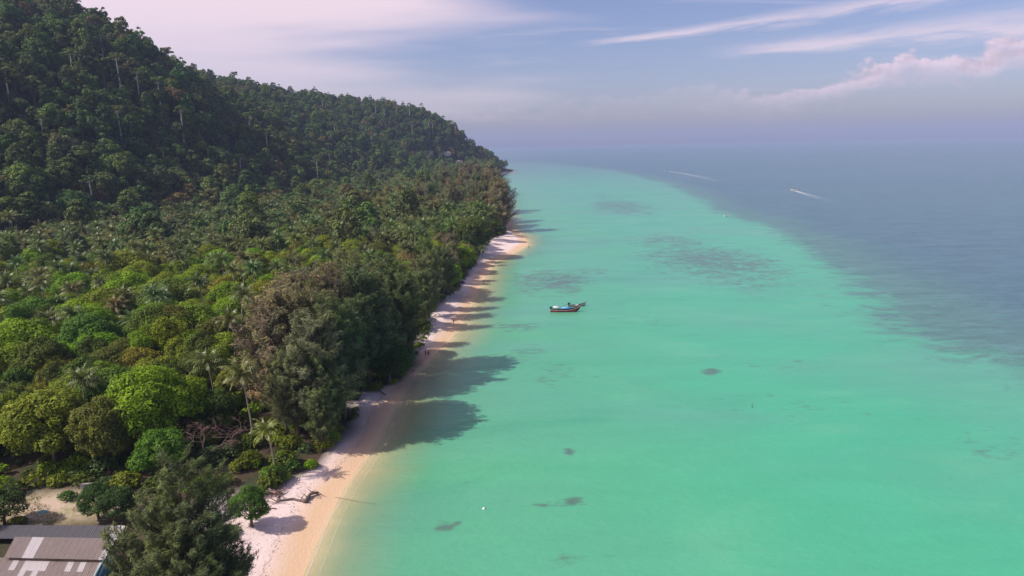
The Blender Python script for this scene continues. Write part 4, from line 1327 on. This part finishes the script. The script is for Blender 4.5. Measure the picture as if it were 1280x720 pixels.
# wrack and leaf litter on the sand
NL = 5200
ly = rng.uniform(84, 330, NL); lvx = veg_x(ly); lsx = np.interp(ly, shore[4:17, 1], shore[4:17, 0])
wr = lsx + (lvx - lsx) * (.52 + rng.normal(0, .035, NL)) + .5 * np.sin(ly * .21) + np.where(rng.random(NL) < .25, rng.normal(0, 1.5, NL), 0)
lx_ = np.where(np.arange(NL) % 2 == 1, lvx + np.abs(rng.normal(0, 2.6, NL)) - .5, wr)
lz = height(lx_, ly)[0]
lv_, lf_ = [], []
for x, y, z in zip(lx_, ly, lz):
    if z < .12: continue
    sz_ = random.uniform(.05, .17); a = random.uniform(0, 6.28); q = len(lv_)
    lv_ += [(x + math.cos(a + k * 2.1) * sz_ * (1, .5, .5)[k], y + math.sin(a + k * 2.1) * sz_ * (1, .5, .5)[k], z + .03 + (.05 * random.random() if k == 0 else 0)) for k in range(3)]
    lf_.append((q, q + 1, q + 2))
me = bpy.data.meshes.new('beach_litter'); me.from_pydata(lv_, [], lf_); me.materials.append(simple('dry_litter', (.16, .10, .075), .95, .5, 1.0, .1))
tag(obj('beach_litter', me), 'scattered dry leaves and seaweed scraps along the sand', 'litter', kind='stuff')

# people
def person(px, py, z, rz, shirt, shorts, label, wade=0.0, stride=.18):
    x, y = g(px, py, z)
    gz = max(hz(x, y), -.35 - wade)
    e = empty('person', (x, y, gz), rz); tag(e, label, 'person')
    vs = [(0, 0, .95), (0, .01, 1.12), (0, .015, 1.32), (0, .015, 1.45), (0, 0, 1.56), (0, .02, 1.66), (0, .02, 1.76)]
    ed = [(i, i + 1) for i in range(6)]; rr = [.135, .125, .145, .12, .055, .095, .075]
    for s_ in (-1, 1):
        b_ = len(vs)
        vs += [(s_ * .10, 0, .86), (s_ * .11, s_ * stride * .5 + .03, .48), (s_ * .11, s_ * stride, .07), (s_ * .12, s_ * stride + .14, .03)]
        rr += [.095, .065, .045, .035]; ed += [(0, b_), (b_, b_ + 1), (b_ + 1, b_ + 2), (b_ + 2, b_ + 3)]
        b_ = len(vs)
        vs += [(s_ * .19, .01, 1.42), (s_ * .25, -s_ * stride * .3, 1.14), (s_ * .26, -s_ * stride * .5 + .06, .90), (s_ * .26, -s_ * stride * .5 + .10, .81)]
        rr += [.055, .042, .033, .032]; ed += [(3, b_), (b_, b_ + 1), (b_ + 1, b_ + 2), (b_ + 2, b_ + 3)]
        w = b_ + 3
        for k in range(5):
            b_ = len(vs); dx = (k - 2) * .02
            vs += [(s_ * .26 + (s_ * -.03 if k == 4 else 0), vs[w][1] + dx + .01, vs[w][2] - .045), (s_ * .255, vs[w][1] + dx * 1.2 + .02, vs[w][2] - .085 + .006 * abs(k - 2))]
            rr += [.010, .008]; ed += [(w, b_), (b_, b_ + 1)]
    me = bpy.data.meshes.new('body'); me.from_pydata(vs, ed, [])
    o = bpy.data.objects.new('body', me); C.objects.link(o)
    o.modifiers.new('skin', 'SKIN')
    for i, sv in enumerate(me.skin_vertices[0].data):
        sv.radius = (rr[i], rr[i] * .85); sv.use_root = (i == 0)
    sb = o.modifiers.new('sub', 'SUBSURF'); sb.levels = 1; sb.render_levels = 1
    dg = bpy.context.evaluated_depsgraph_get()
    bm_ = bpy.data.meshes.new_from_object(o.evaluated_get(dg)); bm_.materials.clear(); bm_.materials.append(M_skin)
    for p_ in bm_.polygons: p_.use_smooth = True
    bpy.data.objects.remove(o)
    bo = obj('body', bm_, e)
    if shirt:
        t_ = MB(); t_.tube([(0, .01, .92), (0, .012, 1.12), (0, .016, 1.34), (0, .012, 1.47)], [.165, .155, .18, .09], 12)
        t_.build('shirt', shirt, e, True)
    t_ = MB(); t_.tube([(0, 0, 1.0), (0, 0, .9), (0, 0, .80)], [.150, .175, .16], 12)
    for s_ in (-1, 1):
        t_.tube([(s_ * .09, 0, .86), (s_ * .11, s_ * stride * .42 + .02, .55)], [.12, .10], 10)
    t_.build('shorts', shorts, e, True)
    t_ = MB(); t_.tube([(0, .0, 1.66), (0, 0, 1.75), (0, .01, 1.80), (0, .015, 1.815)], [.104, .108, .075, .02], 10); t_.build('hair', M_hair, e, True)
    return e


M_skin = simple('skin', (.42, .25, .18), .6, .1, 4.0); M_hair = simple('hair', (.02, .015, .012), .7, .1, 4.0)
M_red = simple('red_cloth', (.42, .04, .05), .9, .15, 4.0); M_navy = simple('dark_cloth', (.03, .03, .06), .9, .15, 4.0); M_pink = simple('pale_cloth', (.6, .5, .5), .9, .15, 4.0)
person(532, 442, .9, .6, M_red, M_red, 'person in red walking on the shaded beach')
person(535.5, 442.5, .8, .3, M_navy, M_red, 'person in a dark top beside the person in red')
person(567, 403, .7, 1.2, M_pink, M_navy, 'person in a pale top and dark shorts near the water')
person(661, 310, .0, 2.0, M_navy, M_navy, 'person in dark clothes at the tip of the sand spit')
person(517, 463, .7, 2.4, M_pink, M_red, 'person in a pale top and red shorts beside the almond tree')

# small hut by the sand spit
hx, hy = g(612, 292, 3.0); hzz = hz(hx, hy)
hut = empty('beach_hut', (hx, hy, hzz), .1); tag(hut, 'small beach hut with a dark red roof under the casuarinas', 'hut')
mb = MB(); mb.box(-2.4, 2.4, -1.8, 1.8, 0, 2.2); mb.build('wall', M_bark, hut)
mb = MB(); mb.hexa([(-3.2, -2.6, 2.2), (3.2, -2.6, 2.2), (3.2, 2.6, 2.2), (-3.2, 2.6, 2.2)], [(-2.6, -.06, 3.9), (2.6, -.06, 3.9), (2.6, .06, 3.9), (-2.6, .06, 3.9)])
mb.build('roof', simple('red_roof', (.26, .05, .06), .8, .3, 1.0), hut)
mb = MB(); mb.box(-.5, .5, -1.86, -1.802, 0, 1.9); mb.build('door', M_deadwood, hut)


# ------------------------------------------------------------------ boats
def hull_mesh(L, B, Dp, sheer_bow, sheer_st, inner=False, z_lo=None, z_hi=None, off=0.0):
    """open hull lofted from stations, bow at +x; z_lo / z_hi cut a band (fractions of side height)"""
    NS = 22; NC = 8
    v, f = [], []
    rows = []
    for i in range(NS + 1):
        s = i / NS; x = -L / 2 + L * s
        b_ = B / 2 * (min(1, .62 + 1.6 * s) if s < .3 else 1) * (1 - max(0, (s - .5) / .5) ** 2.2) ** .9 + .03
        gz = Dp + sheer_bow * max(0, (s - .45) / .55) ** 2.3 + sheer_st * max(0, (.25 - s) / .25) ** 2
        kz = -.32 + (.32 + sheer_bow * .55 + Dp * .6) * max(0, (s - .78) / .22) ** 2 + .2 * max(0, (.1 - s) / .1) ** 2
        row = []
        for k in range(-NC, NC + 1):
            u = abs(k) / NC; sg = 1 if k >= 0 else -1
            uu_ = u if z_lo is None else z_lo + (z_hi - z_lo) * u
            yy = sg * b_ * math.sin(min(1, uu_ ** .75) * math.pi / 2) * (1 - .06 * (1 - uu_)) + sg * off
            zz_ = kz + (gz - kz) * uu_ ** 1.7
            row.append((x, yy, zz_))
        rows.append(row)
    return rows, NS, NC


def build_hull(name, mat, root, L, B, Dp, sb, ss):
    rows, NS, NC = hull_mesh(L, B, Dp, sb, ss)
    mb = MB(); w = 2 * NC + 1
    for r_ in rows: mb.v += r_
    for r_ in rows: mb.v += [(x * .99, y * .93, z + .06) for x, y, z in r_]
    off = (NS + 1) * w
    for i in range(NS):
        for k in range(w - 1):
            q = i * w + k
            mb.f.append((q, q + 1, q + w + 1, q + w)); mb.f.append((off + q, off + q + w, off + q + w + 1, off + q + 1))
        for k in (0, w - 1):
            q = i * w + k; mb.f.append((q, q + w, off + q + w, off + q))
    mb.f.append(tuple(range(w))); mb.f.append(tuple(off + k for k in range(w))[::-1])
    return mb.build(name, mat, root, True), rows


def strake(name, mat, root, rows, lo, hi, out_=.035):
    """a painted plank band along both sides"""
    for sg in (-1, 1):
        mb = MB()
        for r_ in rows:
            n_ = len(r_) // 2
            def pick(u):
                k = u * n_; i = int(min(n_ - 1, math.floor(k))); fr = k - i
                a, b_ = r_[n_ + sg * i], r_[n_ + sg * (i + 1)]
                return tuple(a[j] + (b_[j] - a[j]) * fr for j in range(3))
            p, q = pick(lo), pick(hi)
            mb.v += [p, q, (q[0], q[1] + sg * out_, q[2]), (p[0], p[1] + sg * out_, p[2])]
        for i in range(len(rows) - 1):
            for k in range(4):
                a = i * 4 + k; b_ = i * 4 + (k + 1) % 4
                mb.f.append((a, b_, b_ + 4, a + 4))
        mb.f.append((0, 1, 2, 3)); e_ = (len(rows) - 1) * 4; mb.f.append((e_ + 3, e_ + 2, e_ + 1, e_))
        mb.build(name, mat, root)


M_hullred = simple('red_hull_paint', (.42, .03, .05), .45, .25, 1.0); M_hulldark = simple('dark_hull_paint', (.03, .035, .04), .5, .25, 1.0)
M_pinkhull = simple('faded_hull_paint', (.50, .26, .26), .6, .25, 1.0); M_wood = simple('varnished_planks', (.34, .21, .13), .6, .3, 2.0)
M_blue = simple('blue_tarpaulin', (.14, .34, .68), .6, .12, 1.5); M_greytarp = simple('grey_tarpaulin', (.55, .60, .60), .6, .12, 1.5); M_steel = simple('engine_steel', (.05, .06, .07), .45, .2, 2.0, .5, .4)


def longtail(px, py, rz, L, B, hullm, bandm, label, canopy):
    x, y = g(px, py)
    e = empty('longtail_boat', (x, y, 0), rz); tag(e, label, 'boat')
    Dp = .80 * L / 10.6; sb = 1.25 * L / 10.6
    h_, rows = build_hull('hull', hullm, e, L, B, Dp, sb, .22)
    strake('strake', bandm, e, rows, .58, .94); strake('rail', M_white, e, rows, .955, 1.0, .06)
    # prow post with cloth
    tip = rows[-1][0]
    mb = MB(); mb.tube([(L / 2 - .5, 0, Dp + sb * .35), (L / 2 - .02, 0, tip[2] - .1), (L / 2 + .30, 0, tip[2] + .55)], [.11, .12, .07], 6)
    pr = mb.build('prow', M_wood, e)
    mb = MB(); mb.tube([(L / 2 + .06, 0, tip[2] + .08), (L / 2 + .16, 0, tip[2] + .28)], [.16, .15], 8); mb.build('ribbon', M_red, pr)
    mb = MB(); mb.box(-L * .42, L * .30, -B * .36, B * .36, .10, .14); mb.build('floor_boards', M_wood, e)
    for s in (-.30, -.14, .03, .20, .33):
        mb = MB(); wd = B / 2 * (.90 if s < .25 else .72); mb.box(s * L - .14, s * L + .14, -wd, wd, Dp - .20, Dp - .15); mb.build('bench', M_wood, e)
    # engine and its long tail
    en = empty('engine_mount', (0, 0, 0)); bpy.data.objects.remove(en)
    mb = MB(); mb.box(-L / 2 - .28, -L / 2 + .55, -.24, .24, Dp + .42, Dp + .95); mb.box(-L / 2 - .1, -L / 2 + .3, -.16, .16, Dp + .951, Dp + 1.12); mb.tube([(-L / 2 + .15, 0, Dp - .1), (-L / 2 + .15, 0, Dp + .45)], [.07, .07], 6)
    eng = mb.build('engine', M_steel, e)
    mb = MB(); mb.tube([(-L / 2 - .2, 0, Dp + .62), (-L / 2 - 2.6, .2, .25)], [.05, .035], 6); mb.build('tail_shaft', M_steel, eng)
    mb = MB(); mb.tube([(-L / 2 + .5, 0, Dp + .8), (-L / 2 + 1.5, .1, Dp + .9)], [.03, .03], 5); mb.build('tiller', M_steel, eng)
    if canopy:
        for (x0, x1, zt, mat, nm) in ((-L * .12, L * .20, 1.62, M_blue, 'canopy'), (-L * .40, -L * .17, 1.92, M_greytarp, 'stern_roof')):
            mb = MB(); k = 8
            for sx_ in (x0, x1):
                for i in range(k + 1):
                    u = i / k * 2 - 1; mb.v.append((sx_, u * B * .46, zt - .26 * u * u))
            for i in range(k): mb.f.append((i, i + 1, i + k + 2, i + k + 1))
            c_ = mb.build(nm, mat, e, True); c_.modifiers.new('thickness', 'SOLIDIFY').thickness = .04
            for px_ in (x0 + .15, x1 - .15):
                for sg in (-1, 1):
                    mb = MB(); mb.tube([(px_, sg * B * .42, Dp - .1), (px_, sg * B * .42, zt - .24)], .03, 5); mb.build('post', M_wood, c_)
    else:
        mb = MB(); mb.box(-L * .08, L * .06, -.42, .42, .15, .55); mb.build('box', M_white, e)
    return e


longtail(706.5, 389.5, rad(-3), 10.4, 2.1, M_hulldark, M_hullred, 'large red longtail boat with blue canopy moored on the turquoise water', True)
longtail(721.5, 382.8, rad(14), 6.6, 1.4, M_hulldark, M_pinkhull, 'small open longtail boat with faded pink sides beside the larger one', False)


def speedboat(px, py, rz, L, label):
    x, y = g(px, py)
    e = empty('speedboat', (x, y, .1), rz); tag(e, label, 'boat', 'speedboats crossing the deep water')
    build_hull('hull', M_white, e, L, L * .27, .85, .55, 0)
    mb = MB(); mb.box(-L * .32, L * .34, -L * .11, L * .11, .62, .70); mb.build('deck', M_white, e)
    mb = MB(); mb.hexa([(-L * .12, -L * .09, .701), (L * .16, -L * .08, .701), (L * .16, L * .08, .701), (-L * .12, L * .09, .701)], [(-L * .10, -L * .08, 1.5), (L * .06, -L * .07, 1.5), (L * .06, L * .07, 1.5), (-L * .10, L * .08, 1.5)])
    mb.build('windscreen', M_glass, e)
    mb = MB(); mb.box(-L * .3, L * .12, -L * .11, L * .11, 2.1, 2.18); ca = mb.build('canopy', M_hullred, e)
    for a in (-L * .28, L * .10):
        for sg in (-1, 1):
            mb = MB(); mb.tube([(a, sg * L * .10, .7), (a, sg * L * .10, 2.1)], .04, 5); mb.build('post', M_steel, ca)
    for sg in (-1, 1):
        mb = MB(); mb.box(-L * .56, -L * .47, sg * .45 - .2, sg * .45 + .2, .1, 1.35); mb.build('outboard_motor', M_steel, e)
    return e


m, t, out = new_mat('foam')
p = t.new('ShaderNodeBsdfDiffuse'); p.inputs[0].default_value = (.8, .8, .8, 1)
tp = t.new('ShaderNodeBsdfTransparent'); msf = t.new('ShaderNodeMixShader')
pg = t.new('ShaderNodeNewGeometry').outputs['Position']
al = t.m('MULTIPLY', t.attr('foam').outputs['Fac'], t.ramp01(t.noise(pg, .8, 5, .65), .25, .62))
t.l.new(al, msf.inputs[0]); t.l.new(tp.outputs[0], msf.inputs[1]); t.l.new(p.outputs[0], msf.inputs[2]); t.l.new(msf.outputs[0], out.inputs[0])
M_foam = m


def wake(pxs, w0, w1, label, a0=.9):
    P_ = [Vector((*g(*q), .06)) for q in pxs]
    pts_ = []
    for a, b_ in zip(P_[:-1], P_[1:]):
        pts_ += [a.lerp(b_, k / 8) for k in range(8)]
    pts_.append(P_[-1])
    v, f, al_ = [], [], []
    n_ = len(pts_)
    for i, q in enumerate(pts_):
        d = (pts_[min(i + 1, n_ - 1)] - pts_[max(i - 1, 0)]).normalized(); s_ = Vector((-d.y, d.x, 0)); u = i / (n_ - 1); w = w0 + (w1 - w0) * u
        for k in range(5):
            c_ = k / 2 - 1
            v.append(tuple(q + s_ * w * c_)); al_.append(a0 * (1 - u) ** 1.3 * (1 - abs(c_)) ** .8)
    for i in range(n_ - 1):
        for k in range(4): f.append((i * 5 + k, i * 5 + k + 1, i * 5 + k + 6, i * 5 + k + 5))
    o_ = obj('boat_wake', mesh_np('boat_wake', np.array(v), np.array(f), [M_foam], True, vattr={'foam': al_}))
    tag(o_, label, 'wake', kind='stuff')


# thin swash lines where the ripples run up the sand
for off_, al0, seed_ in ((.25, .34, 0), (2.4, .13, 1)):
    v, f, al_ = [], [], []
    yy_ = np.arange(84, 470, 1.2)
    ds = shore[4:19]
    tot = [0]
    for a, b_ in zip(ds[:-1], ds[1:]): tot.append(tot[-1] + float(np.hypot(*(b_ - a))))
    ss_ = np.arange(0, tot[-1], 1.2)
    xx_ = np.interp(ss_, tot, ds[:, 0]); yy_ = np.interp(ss_, tot, ds[:, 1])
    nx_ = np.gradient(yy_); ny_ = -np.gradient(xx_); ln_ = np.hypot(nx_, ny_)
    wob = off_ + 1.3 * fbm(xx_, yy_, 16, 40 + seed_, 2)
    for i in range(len(ss_)):
        for k in range(3):
            o_ = wob[i] + (k - 1) * .22
            v.append((xx_[i] + nx_[i] / ln_[i] * o_, yy_[i] + ny_[i] / ln_[i] * o_, .03)); al_.append(al0 * (1 if k == 1 else 0))
    for i in range(len(ss_) - 1):
        for k in range(2): f.append((i * 3 + k, i * 3 + k + 1, i * 3 + k + 4, i * 3 + k + 3))
    o = obj('swash_foam', mesh_np('swash_foam', np.array(v), np.array(f), [M_foam], True, vattr={'foam': al_}))
    tag(o, 'thin pale line of foam along the edge of the sand' if seed_ == 0 else 'faint second line of foam just off the sand', 'foam', kind='stuff')

speedboat(833.5, 214, rad(168), 9.0, 'white speedboat trailing a long curved wake on the deep water')
speedboat(993, 238, rad(150), 8.5, 'white speedboat trailing a short wake with a red canopy')
wake([(835, 214.3), (855, 217), (880, 222), (915, 231)], 3.0, 11.0, 'long curved white wake behind a speedboat', .75)
wake([(994, 238.5), (1008, 243), (1035, 251)], 3.0, 8.0, 'short white wake behind a speedboat', .85)


def dinghy(px, py, rz, L, label):
    x, y = g(px, py); e = empty('dinghy', (x, y, .05), rz); tag(e, label, 'boat')
    h_, rows = build_hull('hull', M_white, e, L, L * .36, .5, .3, 0)
    strake('rail', M_white, e, rows, .93, 1.0, .05)
    for s in (-.2, .1):
        mb = MB(); mb.box(s * L - .13, s * L + .13, -L * .15, L * .15, .33, .38); mb.build('bench', M_wood, e)


dinghy(908, 270, .2, 4.2, 'small white dinghy alone at the edge of the deep water')


def buoy(px, py, mat, label, tall=False):
    x, y = g(px, py); e = empty('buoy', (x, y, 0)); tag(e, label, 'buoy')
    mb = MB()
    if tall: mb.tube([(0, 0, -.3), (0, 0, -.1), (0, 0, .2), (.05, 0, .8)], [.1, .14, .1, .04], 8)
    else: mb.tube([(0, 0, -.25), (0, 0, -.18), (0, 0, 0), (0, 0, .18), (0, 0, .27)], [.05, .2, .28, .2, .05], 10)
    mb.build('float', mat, e, True)
    mb = MB(); z_ = .8 if tall else .26
    mb.tube([(0, 0, z_), (0, 0, z_ + .1)], [.03, .03], 5); mb.build('ring', M_steel, e)


buoy(605, 636, M_white, 'small white round buoy on the green shallows')
buoy(940, 509, M_drift, 'thin grey marker float alone on the open turquoise water', True)
rp = [g(*q) for q in [(418, 622), (432, 624), (452, 628), (470, 630)]]
mb = MB(); mb.tube([(x, y, max(.03, hz(x, y) + .02)) for x, y in rp], .028, 5)
tag(mb.build('mooring_rope', M_drift), 'dark rope lying from the wet sand into the shallows', 'rope')


# ------------------------------------------------------------------ houses on the headland
def house(x, y, z, rz, w, d, h_, roofc, label):
    e = empty('house', (x, y, z - 1.0), rz); tag(e, label, 'house')
    mb = MB(); mb.box(-w / 2, w / 2, -d / 2, d / 2, 0, h_ + 1); mb.build('wall', M_white, e)
    mb = MB(); mb.hexa([(-w / 2 - .7, -d / 2 - .7, h_ + 1.003), (w / 2 + .7, -d / 2 - .7, h_ + 1.003), (w / 2 + .7, d / 2 + .7, h_ + 1.003), (-w / 2 - .7, d / 2 + .7, h_ + 1.003)],
                       [(-w / 2 + 1.5, -.1, h_ + 3.2), (w / 2 - 1.5, -.1, h_ + 3.2), (w / 2 - 1.5, .1, h_ + 3.2), (-w / 2 + 1.5, .1, h_ + 3.2)])
    mb.build('roof', roofc, e)
    for k in range(3):
        x0 = -w / 2 + w * (.14 + .27 * k)
        mb = MB(); mb.box(x0, x0 + w * .16, -d / 2 - .05, -d / 2 + .02, 2.0, 3.5); wn = mb.build('window', M_glass, e)
        mb = MB(); mb.box(x0 - .1, x0 + w * .16 + .1, -d / 2 - .12, -d / 2 - .052, 1.88, 1.98); mb.build('sill', M_conc, wn)
    mb = MB(); mb.box(w / 2 - 1.4, w / 2 - .5, -d / 2 - .06, -d / 2 + .02, 1.0, 3.1); mb.build('door', M_wood, e)


M_brownroof = simple('brown_roof', (.22, .15, .13), .9, .3, .6); M_pinkroof = simple('faded_roof', (.40, .28, .27), .9, .3, .6)
for (x, y, z), w, rc, lab in HOUSES:
    house(x, y, z, random.uniform(-.2, .2), w, 7, 4.5, rc and M_pinkroof or M_brownroof, lab)

# ------------------------------------------------------------------ haze over land and sea
top = float(max(HG.max() + 48, H + 30))
mb = MB(); mb.box(-15200, 15200, -3200, 15200, -11, top)
hzob = mb.build('haze', None)
m, t, out = new_mat('haze_air')
pv_ = t.new('ShaderNodeVolumePrincipled'); pv_.inputs['Color'].default_value = (*HAZE_COLOR, 1); pv_.inputs['Density'].default_value = HAZE_DENSITY; pv_.inputs['Anisotropy'].default_value = 0.0
t.l.new(pv_.outputs[0], out.inputs['Volume'])
hzob.data.materials.append(m); tag(hzob, kind='stuff')
